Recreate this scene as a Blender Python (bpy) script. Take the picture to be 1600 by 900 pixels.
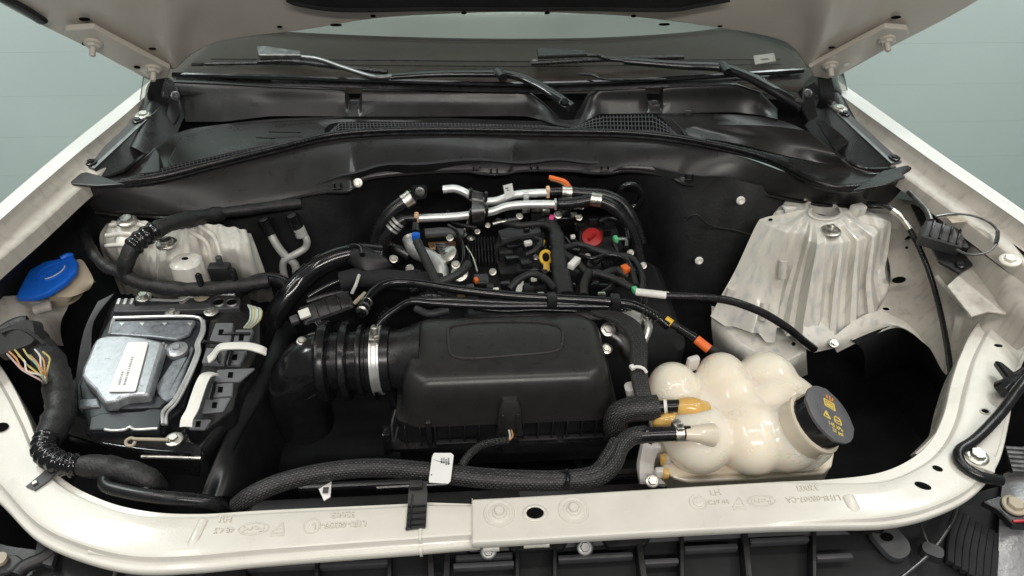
import bpy, bmesh, math, random
import numpy as np
from mathutils import Vector, Matrix
random.seed(7)
for o in list(bpy.data.objects): bpy.data.objects.remove(o, do_unlink=True)
SC = bpy.context.scene
COL = SC.collection

# ------------------------------------------------------------------ camera
CP = np.array([-0.0933, -0.5959, 0.8809]); PITCH, YAW, ROLL, FPX = 0.70216, 0.07939, 0.02159, 1150.0
_fw = np.array([math.sin(YAW)*math.cos(PITCH), math.cos(YAW)*math.cos(PITCH), -math.sin(PITCH)])
_r0 = np.array([math.cos(YAW), -math.sin(YAW), 0.0]); _u0 = np.cross(_r0, _fw)
_rt = _r0*math.cos(ROLL)+_u0*math.sin(ROLL); _up = -_r0*math.sin(ROLL)+_u0*math.cos(ROLL)
cam = bpy.data.cameras.new('camera'); cam.sensor_width = 36; cam.lens = 36*FPX/1600
cam.clip_start = 0.02; cam.clip_end = 60
camo = bpy.data.objects.new('camera', cam); COL.objects.link(camo); SC.camera = camo
camo.matrix_world = Matrix(((_rt[0], _up[0], -_fw[0], CP[0]), (_rt[1], _up[1], -_fw[1], CP[1]), (_rt[2], _up[2], -_fw[2], CP[2]), (0, 0, 0, 1)))

# ------------------------------------------------------------------ world, lamps, exposure
w = bpy.data.worlds.new('World'); SC.world = w; w.use_nodes = True
w.node_tree.nodes['Background'].inputs[0].default_value = (0.80, 0.86, 0.86, 1)
w.node_tree.nodes['Background'].inputs[1].default_value = 0.15
def ceiling_or_added_lamp(x, y, z, sx, sy, power, col=(1, 0.96, 0.90), tilt=(0, 0, 0)):
    l = bpy.data.lights.new('ceiling_or_added_light', 'AREA'); l.shape = 'RECTANGLE'; l.size = sx; l.size_y = sy
    l.energy = power; l.color = col
    o = bpy.data.objects.new('ceiling_or_added_light', l); COL.objects.link(o); o.location = (x, y, z); o.rotation_euler = tilt
ceiling_or_added_lamp(0.10, -1.75, 1.95, 1.8, 0.08, 36, tilt=(math.radians(48), 0, 0))
ceiling_or_added_lamp(0.0, -0.20, 2.15, 1.6, 0.05, 10)
ceiling_or_added_lamp(-1.25, -0.1, 2.1, 0.06, 1.5, 10, tilt=(0, math.radians(-14), 0))
ceiling_or_added_lamp(1.25, -0.1, 2.1, 0.06, 1.5, 10, tilt=(0, math.radians(14), 0))
ceiling_or_added_lamp(-1.72, 1.2, 2.1, 0.12, 1.5, 52, (0.94, 1, 0.98), (math.radians(30), 0, 0)); ceiling_or_added_lamp(1.72, 1.2, 2.1, 0.12, 1.5, 46, (0.94, 1, 0.98), (math.radians(30), 0, 0))  # side lamps added to brighten the wall
ceiling_or_added_lamp(0.25, 1.55, 2.1, 2.2, 0.16, 9, (0.96, 1, 0.98))  # rear lamp added for the sheen on cowl pads and windshield
SC.view_settings.view_transform = 'Standard'; SC.view_settings.look = 'None'
SC.view_settings.exposure = 0.12; SC.view_settings.gamma = 1.0; SC.view_settings.use_curve_mapping = False

# ------------------------------------------------------------------ points of the place: along a line of sight to a known height / depth
def _ray(px, py): return _fw + _rt*(px-800)/FPX + _up*(450-py)/FPX
def Z(px, py, z):
    d = _ray(px, py); return Vector(CP + d*(z-CP[2])/d[2])
def Y(px, py, y):
    d = _ray(px, py); return Vector(CP + d*(y-CP[1])/d[1])
HP = np.array([0, .92, .20]); HN = np.array([0, -1.32, -1.0]); HN = HN/np.linalg.norm(HN)   # plane of the raised hood, underside normal
def H(px, py, off=0.0):
    d = _ray(px, py); p0 = HP+HN*off; return Vector(CP + d*((p0-CP)@HN)/(d@HN))
def ZZ(pts, z): return [Z(p[0], p[1], p[2] if len(p) > 2 else z) for p in pts]

# ------------------------------------------------------------------ object plumbing
WO = {}
def _own(o): return WO.get(o.name, Vector((0, 0, 0))) if o else Vector((0, 0, 0))
def tag(o, label=None, cat=None, group=None, kind=None):
    if label: o['label'] = label
    if cat: o['category'] = cat
    if group: o['group'] = group
    if kind: o['kind'] = kind
    return o
def thing(name, loc, label, cat, group=None):
    o = bpy.data.objects.new(name, None); o.empty_display_size = .02; COL.objects.link(o); o.location = Vector(loc); WO[o.name] = Vector(loc)
    return tag(o, label, cat, group)
def link_mesh(name, me, mat, parent):
    n = len(me.vertices); co = np.empty(n*3); me.vertices.foreach_get('co', co); co = co.reshape(-1, 3)
    c = (co.min(0)+co.max(0))/2; me.vertices.foreach_set('co', (co-c).ravel()); me.update()
    o = bpy.data.objects.new(name, me); COL.objects.link(o)
    if mat: me.materials.append(MT[mat] if isinstance(mat, str) else mat)
    o.location = Vector(c) - _own(parent); WO[o.name] = Vector(c)
    if parent: o.parent = parent
    return o
class G:
    """collects shapes, then becomes one mesh object"""
    def __init__(s): s.v = []; s.f = []; s.uv = {}; s.sm = []
    def add(s, vs, fs, smooth=True, uvs=None):
        b = len(s.v); s.v += [tuple(p) for p in vs]
        for i, f in enumerate(fs):
            if uvs: s.uv[len(s.f)] = uvs[i]
            s.f.append(tuple(b+k for k in f)); s.sm.append(smooth)
        return s
    def bm(s, b, smooth=False, M=None):
        if M is not None: bmesh.ops.transform(b, matrix=M, verts=b.verts)
        b.verts.index_update(); vs = [v.co.copy() for v in b.verts]; fs = [[v.index for v in f.verts] for f in b.faces]
        b.free(); return s.add(vs, fs, smooth)
    def box(s, c, size, bev=.0, M=None, rz=0, seg=2, smooth=True, R=None):
        b = bmesh.new(); bmesh.ops.create_cube(b, size=1); bmesh.ops.scale(b, vec=size, verts=b.verts)
        if bev: bmesh.ops.bevel(b, geom=b.edges[:], offset=min(bev, min(size)*.48), segments=seg, affect='EDGES', profile=.5)
        rot = R if R is not None else Matrix.Rotation(rz, 3, 'Z')
        return s.bm(b, smooth and bev > 0, (M or Matrix()) @ Matrix.Translation(Vector(c)) @ rot.to_4x4())
    def prism(s, pts, d, bev=0, seg=1):
        """pts: 3-D outline, d: extrusion vector"""
        b = bmesh.new(); vs = [b.verts.new(p) for p in pts]; f = b.faces.new(vs)
        f.normal_update()
        if f.normal.dot(Vector(d)) > 0: f.normal_flip()
        r = bmesh.ops.extrude_face_region(b, geom=[f]); ev = [g for g in r['geom'] if isinstance(g, bmesh.types.BMVert)]
        bmesh.ops.translate(b, vec=Vector(d), verts=ev)
        bmesh.ops.recalc_face_normals(b, faces=b.faces)
        if bev: bmesh.ops.bevel(b, geom=b.edges[:], offset=bev, segments=seg, affect='EDGES', profile=.5)
        return s.bm(b, False)
    def tube(s, pts, r, n=12, step=.006, smooth_path=True, closed=False, corr=None, cap=True, flat=1.0, wob=0.):
        pts = [Vector(p) for p in pts]
        path = spline(pts, step, closed) if smooth_path else pts
        m = len(path); rr = r if callable(r) else (lambda t: r)
        T = [(path[(i+1) % m if closed else min(i+1, m-1)]-path[i-1 if closed else max(i-1, 0)]).normalized() for i in range(m)]
        a = Vector((0, 0, 1)); a = a if abs(a.dot(T[0])) < .9 else Vector((1, 0, 0))
        nrm = (a-T[0]*a.dot(T[0])).normalized(); vs = []; L = 0; fs = []; uvs = []; Ls = []
        for i in range(m):
            nrm = (nrm-T[i]*nrm.dot(T[i])).normalized(); bi = T[i].cross(nrm)
            if i: L += (path[i]-path[i-1]).length
            Ls.append(L); R = rr(i/max(1, m-1))
            if wob: R *= 1+wob*(math.sin(L*210+path[0].x*90)*.5+math.sin(L*97+path[0].y*70)*.6+.35*math.sin(L*470))
            if corr: R *= 1+corr[1]*math.copysign(abs(math.sin(L*math.pi/corr[0]))**.6, math.sin(L*math.pi/corr[0]))
            for k in range(n):
                an = 2*math.pi*k/n; vs.append(path[i]+nrm*(math.cos(an)*R*flat)+bi*(math.sin(an)*R))
        rng = m if closed else m-1
        for i in range(rng):
            j = (i+1) % m
            for k in range(n):
                q = (k+1) % n; fs.append((i*n+k, i*n+q, j*n+q, j*n+k))
                R0 = 2*math.pi*rr(.5); l0, l1 = Ls[i], (Ls[j] if j else L+step)
                uvs.append(((k/n*R0, l0), ((k+1)/n*R0, l0), ((k+1)/n*R0, l1), (k/n*R0, l1)))
        if cap and not closed:
            fs.append(tuple(range(n-1, -1, -1))); uvs.append(((0, 0),)*n)
            fs.append(tuple((m-1)*n+k for k in range(n))); uvs.append(((0, 0),)*n)
        return s.add(vs, fs, True, uvs)
    def lathe(s, prof, M, n=28, smooth=True, ang=None):
        """prof: (radius, height) list turned about local z"""
        vs = []; fs = []
        for (r, z) in prof:
            for k in range(n):
                a = 2*math.pi*k/n; q = r if ang is None else r*ang(a)
                vs.append(M @ Vector((q*math.cos(a), q*math.sin(a), z)))
        for i in range(len(prof)-1):
            for k in range(n):
                q = (k+1) % n; fs.append((i*n+k, i*n+q, (i+1)*n+q, (i+1)*n+k))
        fs.append(tuple(range(n-1, -1, -1))); fs.append(tuple((len(prof)-1)*n+k for k in range(n)))
        return s.add(vs, fs, smooth)
    def rr(s, levels, M=None, k=6):
        """stack of rounded rectangles (x0,x1,y0,y1,corner,z)"""
        M = M or Matrix(); vs = []; fs = []; n = 4*(k+1)
        for (x0, x1, y0, y1, r, z) in levels:
            for ci, (cx, cy) in enumerate(((x1-r, y1-r), (x0+r, y1-r), (x0+r, y0+r), (x1-r, y0+r))):
                for j in range(k+1):
                    a = math.pi/2*(ci+j/k); vs.append(M @ Vector((cx+r*math.cos(a), cy+r*math.sin(a), z)))
        for i in range(len(levels)-1):
            for q in range(n):
                w_ = (q+1) % n; fs.append((i*n+q, i*n+w_, (i+1)*n+w_, (i+1)*n+q))
        fs.append(tuple(range(n-1, -1, -1))); fs.append(tuple((len(levels)-1)*n+q for q in range(n)))
        return s.add(vs, fs, True)
    def patch(s, rows, thick=.003, nu=None, nv=None, smu=True, smv=True, disp=None):
        """sheet of metal through a grid of points, with thickness away from its +normal side"""
        g = np.array([[tuple(p) for p in r] for r in rows], float)
        def res(a, n, sm):
            m = len(a); t = np.linspace(0, m-1, n); i = np.minimum(t.astype(int), m-2); u = (t-i).reshape((-1,)+(1,)*(a.ndim-1))
            if not sm: return a[i]*(1-u)+a[i+1]*u
            p0 = a[np.maximum(i-1, 0)]; p1 = a[i]; p2 = a[i+1]; p3 = a[np.minimum(i+2, m-1)]
            return .5*(2*p1+(p2-p0)*u+(2*p0-5*p1+4*p2-p3)*u*u+(3*p1-p0-3*p2+p3)*u**3)
        nv = nv or (len(rows)-1)*6+1; nu = nu or (len(rows[0])-1)*6+1
        g = res(g, nv, smv); g = res(g.transpose(1, 0, 2), nu, smu).transpose(1, 0, 2)
        du = np.gradient(g, axis=1); dv = np.gradient(g, axis=0); nn = np.cross(du, dv); nn /= np.linalg.norm(nn, axis=2, keepdims=True)+1e-12
        cen = g.reshape(-1, 3).mean(0)
        if (nn.reshape(-1, 3).mean(0) @ (CP-cen)) < 0: nn = -nn; flip = True
        else: flip = False
        if disp is not None:
            U, V = np.meshgrid(np.linspace(0, 1, nu), np.linspace(0, 1, nv)); g = g+nn*disp(U, V)[:, :, None]
        b = g-nn*thick; N = nu*nv; vs = np.concatenate([g.reshape(-1, 3), b.reshape(-1, 3)])
        fs = []
        def q(a, b_, c, d): fs.append((d, c, b_, a) if flip else (a, b_, c, d))
        for j in range(nv-1):
            for i in range(nu-1):
                a = j*nu+i; q(a, a+1, a+1+nu, a+nu); q(N+a+nu, N+a+nu+1, N+a+1, N+a)
        for i in range(nu-1):
            q(N+i, N+i+1, i+1, i); a = (nv-1)*nu+i; q(a, a+1, N+a+1, N+a)
        for j in range(nv-1):
            a = j*nu; q(a, a+nu, N+a+nu, N+a); a += nu-1; q(a+nu, a, N+a, N+a+nu)
        return s.add([Vector(p) for p in vs], fs, True)
    def text(s, txt, M, size=.01, ext=.0003):
        c = bpy.data.curves.new('t', 'FONT'); c.body = txt; c.size = size; c.extrude = ext; c.align_x = 'CENTER'; c.align_y = 'CENTER'; c.resolution_u = 3
        o = bpy.data.objects.new('t', c); me = bpy.data.meshes.new_from_object(o)
        s.add([M @ v.co for v in me.vertices], [list(p.vertices) for p in me.polygons], False)
        bpy.data.objects.remove(o); bpy.data.curves.remove(c); bpy.data.meshes.remove(me); return s
    def build(s, name, mat, parent=None, sharp=True):
        me = bpy.data.meshes.new(name); me.from_pydata(s.v, [], s.f)
        me.polygons.foreach_set('use_smooth', s.sm)
        if s.uv:
            ul = me.uv_layers.new(name='UVMap')
            for fi, uu in s.uv.items():
                p = me.polygons[fi]
                for k, li in enumerate(p.loop_indices): ul.data[li].uv = uu[k]
        me.validate()
        if sharp and any(s.sm): me.set_sharp_from_angle(angle=math.radians(42))
        return link_mesh(name, me, mat, parent)
def spline(pts, step=.006, closed=False):
    m = len(pts); out = []
    if m == 2 and not closed:
        n = max(1, int((pts[1]-pts[0]).length/step)); return [pts[0].lerp(pts[1], i/n) for i in range(n+1)]
    seg = m if closed else m-1
    for i in range(seg):
        if closed: p0, p1, p2, p3 = pts[i-1], pts[i], pts[(i+1) % m], pts[(i+2) % m]
        else: p0, p1, p2, p3 = pts[max(i-1, 0)], pts[i], pts[i+1], pts[min(i+2, m-1)]
        if not closed and i == 0: p0 = p1*2-p2
        if not closed and i == m-2: p3 = p2*2-p1
        n = max(2, int((p2-p1).length/step))
        t1 = max((p1-p0).length, 1e-5)**.5; t2 = max((p2-p1).length, 1e-5)**.5; t3 = max((p3-p2).length, 1e-5)**.5   # centripetal
        m1 = (p1-p0)/t1-(p2-p0)/(t1+t2)+(p2-p1)/t2; m2 = (p2-p1)/t2-(p3-p1)/(t2+t3)+(p3-p2)/t3; m1 *= t2; m2 *= t2
        for k in range(n):
            t = k/n; t_2 = t*t; t_3 = t_2*t
            out.append(p1*(2*t_3-3*t_2+1)+m1*(t_3-2*t_2+t)+p2*(-2*t_3+3*t_2)+m2*(t_3-t_2))
    if not closed: out.append(pts[-1].copy())
    return out
def frame(p, n, x=None):
    """matrix at p with local z along n"""
    n = Vector(n).normalized(); x = Vector(x) if x is not None else Vector((1, 0, 0))
    x = (x-n*x.dot(n)); x = x.normalized() if x.length > 1e-5 else n.orthogonal().normalized()
    y = n.cross(x); return Matrix(((x[0], y[0], n[0], p[0]), (x[1], y[1], n[1], p[1]), (x[2], y[2], n[2], p[2]), (0, 0, 0, 1)))
UPV = Vector((0, 0, 1))
def tube_obj(name, pts, r, mat, parent=None, **k):
    if mat == 'tape': k.setdefault('wob', .09)
    return G().tube(pts, r, **k).build(name, mat, parent)
def bolt(p, n, r, mat, parent, name='bolt', washer=1.7, h=.6):
    g = G(); M = frame(p, n)
    if washer: g.lathe([(r*washer, -.001), (r*washer, r*.18), (r*washer*.93, r*.28), (r*1.02, r*.30)], M, 22)
    b = [(r, r*.2), (r, r*h), (r*.88, r*(h+.12)), (r*.5, r*(h+.12))]
    g.lathe(b, M, 6, smooth=False)
    return g.build(name, mat, parent)
def hole(p, n, rx, ry, parent, x=None, rim=None, name='hole', mat='void'):
    M = frame(p, n, x) @ Matrix.Diagonal((1, ry/rx, 1, 1))
    if rim:
        G().lathe([(rx*1.05, -.0005), (rx*1.05, .0012), (rx*1.25, .0022), (rx*1.5, .0012), (rx*1.6, -.0005)][::-1], M, 26).build(name+'_rim', rim, parent)
    return G().lathe([(rx, -.0005), (rx, .0007), (rx*.3, .0008)], M, 22).build(name, mat, parent)
def clamp(p, d, r, w_, mat, parent=None, name='clamp', screw=True):
    M = frame(p, d); g = G(); g.lathe([(r*.9, -w_/2), (r*1.06, -w_/2), (r*1.06, -w_*.28), (r*1.03, -w_*.2), (r*1.03, w_*.2), (r*1.06, w_*.28), (r*1.06, w_/2), (r*.9, w_/2)], M, 26)
    if screw:
        up = (UPV-Vector(d).normalized()*UPV.dot(Vector(d).normalized())); up = up.normalized() if up.length > .1 else Vector((0, -1, 0))
        q = Vector(p)+up*r*1.12; g.box(q, (w_*.9, w_*.9, w_*.6), w_*.12, R=frame(q, up, d).to_3x3())
    return g.build(name, mat, parent)
# ------------------------------------------------------------------ materials
MT = {}
def mat(name, col, rough=.5, metal=0., coat=0., var=0., vs=30., bump=0., bs=250., sss=0., trans=0., spec=.5, dust=0., dcol=(.30, .28, .25), ior=1.45, rv=.0, alpha=1.):
    m = bpy.data.materials.new(name); m.use_nodes = True; MT[name] = m; nt = m.node_tree; b = nt.nodes['Principled BSDF']; N = nt.nodes.new; K = nt.links.new
    b.inputs['Base Color'].default_value = (*col, 1); b.inputs['Roughness'].default_value = rough; b.inputs['Metallic'].default_value = metal
    b.inputs['Coat Weight'].default_value = coat; b.inputs['Coat Roughness'].default_value = .12; b.inputs['Specular IOR Level'].default_value = spec; b.inputs['IOR'].default_value = ior
    b.inputs['Transmission Weight'].default_value = trans; b.inputs['Alpha'].default_value = alpha
    if sss: b.inputs['Subsurface Weight'].default_value = sss; b.inputs['Subsurface Radius'].default_value = (.05, .036, .024); b.inputs['Subsurface Scale'].default_value = 1.
    tc = N('ShaderNodeTexCoord'); geo = N('ShaderNodeNewGeometry'); P = geo.outputs['Position']
    last = None
    if var or dust or rv:
        n1 = N('ShaderNodeTexNoise'); n1.inputs['Scale'].default_value = vs; n1.inputs['Detail'].default_value = 6; K(P, n1.inputs['Vector'])
        if var:
            mx = N('ShaderNodeMix'); mx.data_type = 'RGBA'; mp = N('ShaderNodeMapRange'); mp.inputs[1].default_value = .3; mp.inputs[2].default_value = .7
            K(n1.outputs['Fac'], mp.inputs[0]); K(mp.outputs[0], mx.inputs[0])
            mx.inputs[6].default_value = (*[c*(1-var) for c in col], 1); mx.inputs[7].default_value = (*[min(1, c*(1+var)) for c in col], 1); last = mx.outputs[2]
        if rv:
            mr = N('ShaderNodeMapRange'); mr.inputs[1].default_value = .3; mr.inputs[2].default_value = .7; mr.inputs[3].default_value = max(.03, rough-rv); mr.inputs[4].default_value = min(1, rough+rv)
            K(n1.outputs['Fac'], mr.inputs[0]); K(mr.outputs[0], b.inputs['Roughness'])
        if dust:
            n2 = N('ShaderNodeTexNoise'); n2.inputs['Scale'].default_value = vs*.35; n2.inputs['Detail'].default_value = 9; n2.inputs['Roughness'].default_value = .7; K(P, n2.inputs['Vector'])
            sp = N('ShaderNodeSeparateXYZ'); K(geo.outputs['Normal'], sp.inputs[0])
            m1 = N('ShaderNodeMapRange'); m1.inputs[1].default_value = .42; m1.inputs[2].default_value = .75; m1.inputs[4].default_value = dust; K(n2.outputs['Fac'], m1.inputs[0])
            m2 = N('ShaderNodeMapRange'); m2.inputs[1].default_value = .2; m2.inputs[2].default_value = .9; K(sp.outputs[2], m2.inputs[0])
            mm = N('ShaderNodeMath'); mm.operation = 'MULTIPLY'; K(m1.outputs[0], mm.inputs[0]); K(m2.outputs[0], mm.inputs[1])
            mx2 = N('ShaderNodeMix'); mx2.data_type = 'RGBA'; K(mm.outputs[0], mx2.inputs[0])
            if last: K(last, mx2.inputs[6])
            else: mx2.inputs[6].default_value = (*col, 1)
            mx2.inputs[7].default_value = (*dcol, 1); last = mx2.outputs[2]
        if last: K(last, b.inputs['Base Color'])
    if bump:
        n3 = N('ShaderNodeTexNoise'); n3.inputs['Scale'].default_value = bs; n3.inputs['Detail'].default_value = 4; K(P, n3.inputs['Vector'])
        bp = N('ShaderNodeBump'); bp.inputs['Strength'].default_value = bump; bp.inputs['Distance'].default_value = .002; K(n3.outputs['Fac'], bp.inputs['Height']); K(bp.outputs[0], b.inputs['Normal'])
    return m
mat('paint', (.68, .645, .575), .34, coat=.35, var=.05, vs=14, bump=.06, bs=90, dust=.25, dcol=(.40, .35, .29), rv=.08)
mat('paint_bar', (.68, .655, .595), .33, coat=.35, var=.04, vs=16, bump=.14, bs=420, dust=.22, dcol=(.50, .47, .42), rv=.12)
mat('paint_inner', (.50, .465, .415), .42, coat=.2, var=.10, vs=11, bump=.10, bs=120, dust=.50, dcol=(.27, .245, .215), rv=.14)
mat('paint_hood', (.58, .53, .465), .42, coat=.2, var=.05, vs=9, bump=.08, bs=60, rv=.08)
mat('paint_edge', (.62, .61, .58), .25, coat=.6)
mat('tower_paint', (.69, .66, .60), .36, coat=.3, var=.07, vs=20, bump=.12, bs=60, dust=.3, dcol=(.44, .41, .37), rv=.12)
mat('plastic', (.014, .014, .015), .30, var=.2, vs=60, bump=.16, bs=900, dust=.05, rv=.06)
mat('conn_grey', (.15, .155, .165), .42, var=.1, vs=60, bump=.1, bs=700)
mat('shield', (.007, .0075, .0085), .42, var=.2, vs=12, rv=.1)
mat('lid_satin', (.026, .0255, .025), .30, var=.08, vs=50, bump=.09, bs=1300, dust=.04, rv=.04)
mat('plastic_soft', (.017, .017, .018), .46, var=.12, vs=40, bump=.2, bs=700, dust=.07)
mat('plastic_gloss', (.009, .009, .010), .17, var=.2, vs=50, rv=.06, coat=.2)
mat('plastic_grey', (.055, .056, .060), .48, var=.15, vs=60, bump=.15, bs=800, dust=.06)
mat('cowl', (.019, .0185, .018), .30, var=.06, vs=30, bump=.10, bs=1100, dust=.02, rv=.04)
mat('cowl_gloss', (.016, .0155, .015), .24, var=.06, vs=14, bump=.05, bs=500, dust=.02, rv=.06)
mat('insul', (.014, .014, .015), .62, var=.4, vs=18, bump=.4, bs=120)
mat('rubber', (.011, .011, .012), .27, var=.25, vs=60, rv=.08)
mat('tape', (.014, .014, .015), .5, var=.3, vs=90, bump=.5, bs=260, dust=.06)
mat('void', (.003, .003, .003), .9, spec=.1)
mat('dark_under', (.010, .011, .012), .7, var=.5, vs=9, bump=.3, bs=60)
mat('alu', (.74, .74, .73), .42, metal=.75, var=.06, vs=50, rv=.1, bump=.05, bs=300)
mat('zinc', (.62, .60, .55), .38, metal=1, var=.15, vs=90, rv=.12)
mat('steel_dark', (.20, .20, .20), .45, metal=1, var=.25, vs=80, rv=.12)
mat('cast', (.42, .43, .455), .34, metal=.6, var=.16, vs=110, bump=.22, bs=420, rv=.08)
mat('cast_dark', (.022, .024, .028), .34, metal=.1, var=.1, vs=60, bump=.1, bs=400)
mat('tank', (.87, .79, .67), .20, coat=.4, sss=.9, var=.04, vs=28, rv=.05, dust=.28, dcol=(.82, .66, .50))
mat('tank_thin', (.70, .62, .50), .22, coat=.4, var=.05, vs=28)
mat('tank_amber', (.74, .44, .13), .2, sss=.3, coat=.4, var=.15, vs=50)
mat('tank_bracket', (.62, .58, .55), .35, sss=.3, var=.08, vs=30)
mat('residue', (.90, .87, .80), .5)
mat('rust', (.34, .15, .05), .7, var=.3, vs=90)
mat('white_plastic', (.80, .79, .74), .4, var=.05, vs=60)
mat('label_white', (.82, .82, .80), .45, var=.04, vs=40)
mat('ink', (.05, .05, .055), .6)
mat('blue', (.012, .13, .62), .36, var=.1, vs=40, bump=.08, bs=200)
mat('beige_plastic', (.42, .36, .27), .5, var=.08, vs=30, dust=.15)
mat('yellow', (.74, .46, .04), .4, var=.1, vs=40)
mat('orange', (.80, .16, .03), .45); mat('red', (.40, .02, .02), .4); mat('green', (.10, .55, .24), .45); mat('pink', (.72, .08, .28), .45)
mat('cap_grey', (.115, .115, .125), .5, var=.1, vs=60, bump=.15, bs=600)
mat('cap_yellow', (.80, .60, .12), .5); mat('cap_orange', (.80, .28, .06), .5)
mat('wire_y', (.50, .40, .14), .45); mat('wire_w', (.60, .60, .56), .45); mat('wire_o', (.52, .25, .10), .45); mat('wire_g', (.20, .36, .30), .45); mat('wire_p', (.48, .34, .33), .45)
mat('cast_mid', (.22, .23, .25), .36, metal=.5, var=.22, vs=120, bump=.25, bs=420, rv=.1)
mat('copper', (.55, .33, .18), .35, metal=.8)
mat('peach', (.78, .50, .28), .5)
mat('wall', (.56, .65, .625), .55, var=.02, vs=2.5)
mat('floor', (.38, .42, .41), .4, var=.05, vs=4, rv=.08)
mat('dash', (.078, .069, .062), .6, var=.12, vs=30, bump=.2, bs=500)
mat('headlamp', (.30, .30, .31), .38, metal=.5, var=.12, vs=120, bump=.35, bs=190, coat=.2)
mat('foam', (.016, .016, .018), .8, bump=.4, bs=300)
def braid(name, c0, c1, cell=.0026, rough=.5):
    m = bpy.data.materials.new(name); m.use_nodes = True; MT[name] = m; nt = m.node_tree; b = nt.nodes['Principled BSDF']; N = nt.nodes.new; K = nt.links.new
    uv = N('ShaderNodeUVMap'); sx = N('ShaderNodeSeparateXYZ'); cx = N('ShaderNodeCombineXYZ'); K(uv.outputs[0], sx.inputs[0]); K(sx.outputs[1], cx.inputs[0]); K(sx.outputs[0], cx.inputs[1])
    bt = N('ShaderNodeTexBrick'); bt.inputs['Scale'].default_value = 1; bt.inputs['Brick Width'].default_value = cell*1.7; bt.inputs['Row Height'].default_value = cell; bt.inputs['Mortar Size'].default_value = cell*.36; bt.inputs['Mortar Smooth'].default_value = .4
    bt.inputs['Color1'].default_value = (*c1, 1); bt.inputs['Color2'].default_value = (*[x*.35 for x in c1], 1); bt.inputs['Mortar'].default_value = (*c0, 1); K(cx.outputs[0], bt.inputs['Vector']); K(bt.outputs['Color'], b.inputs['Base Color']); b.inputs['Roughness'].default_value = rough
    bp = N('ShaderNodeBump'); bp.invert = True; bp.inputs['Strength'].default_value = .9; bp.inputs['Distance'].default_value = .0010; K(bt.outputs['Fac'], bp.inputs['Height']); K(bp.outputs[0], b.inputs['Normal'])
braid('braid', (.008, .008, .009), (.12, .12, .12), .0034)
mat('alu_matte', (.56, .56, .54), .5, metal=.35, var=.08, vs=60)
braid('braid_fine', (.010, .010, .011), (.13, .13, .13), .0026)
def mesh_grille(name):
    m = bpy.data.materials.new(name); m.use_nodes = True; MT[name] = m; nt = m.node_tree; b = nt.nodes['Principled BSDF']; N = nt.nodes.new; K = nt.links.new
    ge = N('ShaderNodeNewGeometry'); mp = N('ShaderNodeMapping'); mp.inputs['Scale'].default_value = (150, 150, 150); K(ge.outputs['Position'], mp.inputs[0])
    ck = N('ShaderNodeTexVoronoi'); ck.feature = 'DISTANCE_TO_EDGE'; ck.inputs['Scale'].default_value = 1; ck.inputs['Randomness'].default_value = .08; K(mp.outputs[0], ck.inputs['Vector'])
    cr = N('ShaderNodeMapRange'); cr.inputs[1].default_value = .10; cr.inputs[2].default_value = .22; K(ck.outputs[0], cr.inputs[0])
    mx = N('ShaderNodeMix'); mx.data_type = 'RGBA'; mx.inputs[6].default_value = (.040, .039, .038, 1); mx.inputs[7].default_value = (.003, .003, .003, 1); K(cr.outputs[0], mx.inputs[0]); K(mx.outputs[2], b.inputs['Base Color'])
    b.inputs['Roughness'].default_value = .38; bp = N('ShaderNodeBump'); bp.invert = True; bp.inputs['Strength'].default_value = 1; bp.inputs['Distance'].default_value = .003; K(cr.outputs[0], bp.inputs['Height']); K(bp.outputs[0], b.inputs['Normal'])
mesh_grille('grille')
def glass(name):
    m = bpy.data.materials.new(name); m.use_nodes = True; MT[name] = m; nt = m.node_tree; N = nt.nodes.new; K = nt.links.new
    for n in list(nt.nodes): nt.nodes.remove(n)
    o = N('ShaderNodeOutputMaterial'); t = N('ShaderNodeBsdfTransparent'); t.inputs[0].default_value = (.93, .92, .90, 1); g = N('ShaderNodeBsdfGlossy'); g.inputs['Roughness'].default_value = .06; g.inputs[0].default_value = (.9, .95, .93, 1)
    lw = N('ShaderNodeFresnel'); lw.inputs[0].default_value = 1.5; mx = N('ShaderNodeMixShader'); K(lw.outputs[0], mx.inputs[0]); K(t.outputs[0], mx.inputs[1]); K(g.outputs[0], mx.inputs[2]); K(mx.outputs[0], o.inputs[0])
glass('windshield_glass')
def droplets(name):          # fine beads of condensation inside the tank wall, in patches
    nt = MT[name].node_tree; b = nt.nodes['Principled BSDF']; N = nt.nodes.new; K = nt.links.new; ge = N('ShaderNodeNewGeometry')
    v = N('ShaderNodeTexVoronoi'); v.inputs['Scale'].default_value = 190; K(ge.outputs['Position'], v.inputs['Vector'])
    m1 = N('ShaderNodeMapRange'); m1.inputs[1].default_value = .2; m1.inputs[2].default_value = .45; m1.inputs[3].default_value = 1; m1.inputs[4].default_value = 0; K(v.outputs['Distance'], m1.inputs[0])
    n = N('ShaderNodeTexNoise'); n.inputs['Scale'].default_value = 13; n.inputs['Detail'].default_value = 3; K(ge.outputs['Position'], n.inputs['Vector'])
    m2 = N('ShaderNodeMapRange'); m2.inputs[1].default_value = .52; m2.inputs[2].default_value = .60; K(n.outputs['Fac'], m2.inputs[0])
    mu = N('ShaderNodeMath'); mu.operation = 'MULTIPLY'; K(m1.outputs[0], mu.inputs[0]); K(m2.outputs[0], mu.inputs[1])
    bp = N('ShaderNodeBump'); bp.inputs['Strength'].default_value = .5; bp.inputs['Distance'].default_value = .0018; K(mu.outputs[0], bp.inputs['Height']); K(bp.outputs[0], b.inputs['Normal'])
droplets('tank')
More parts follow.
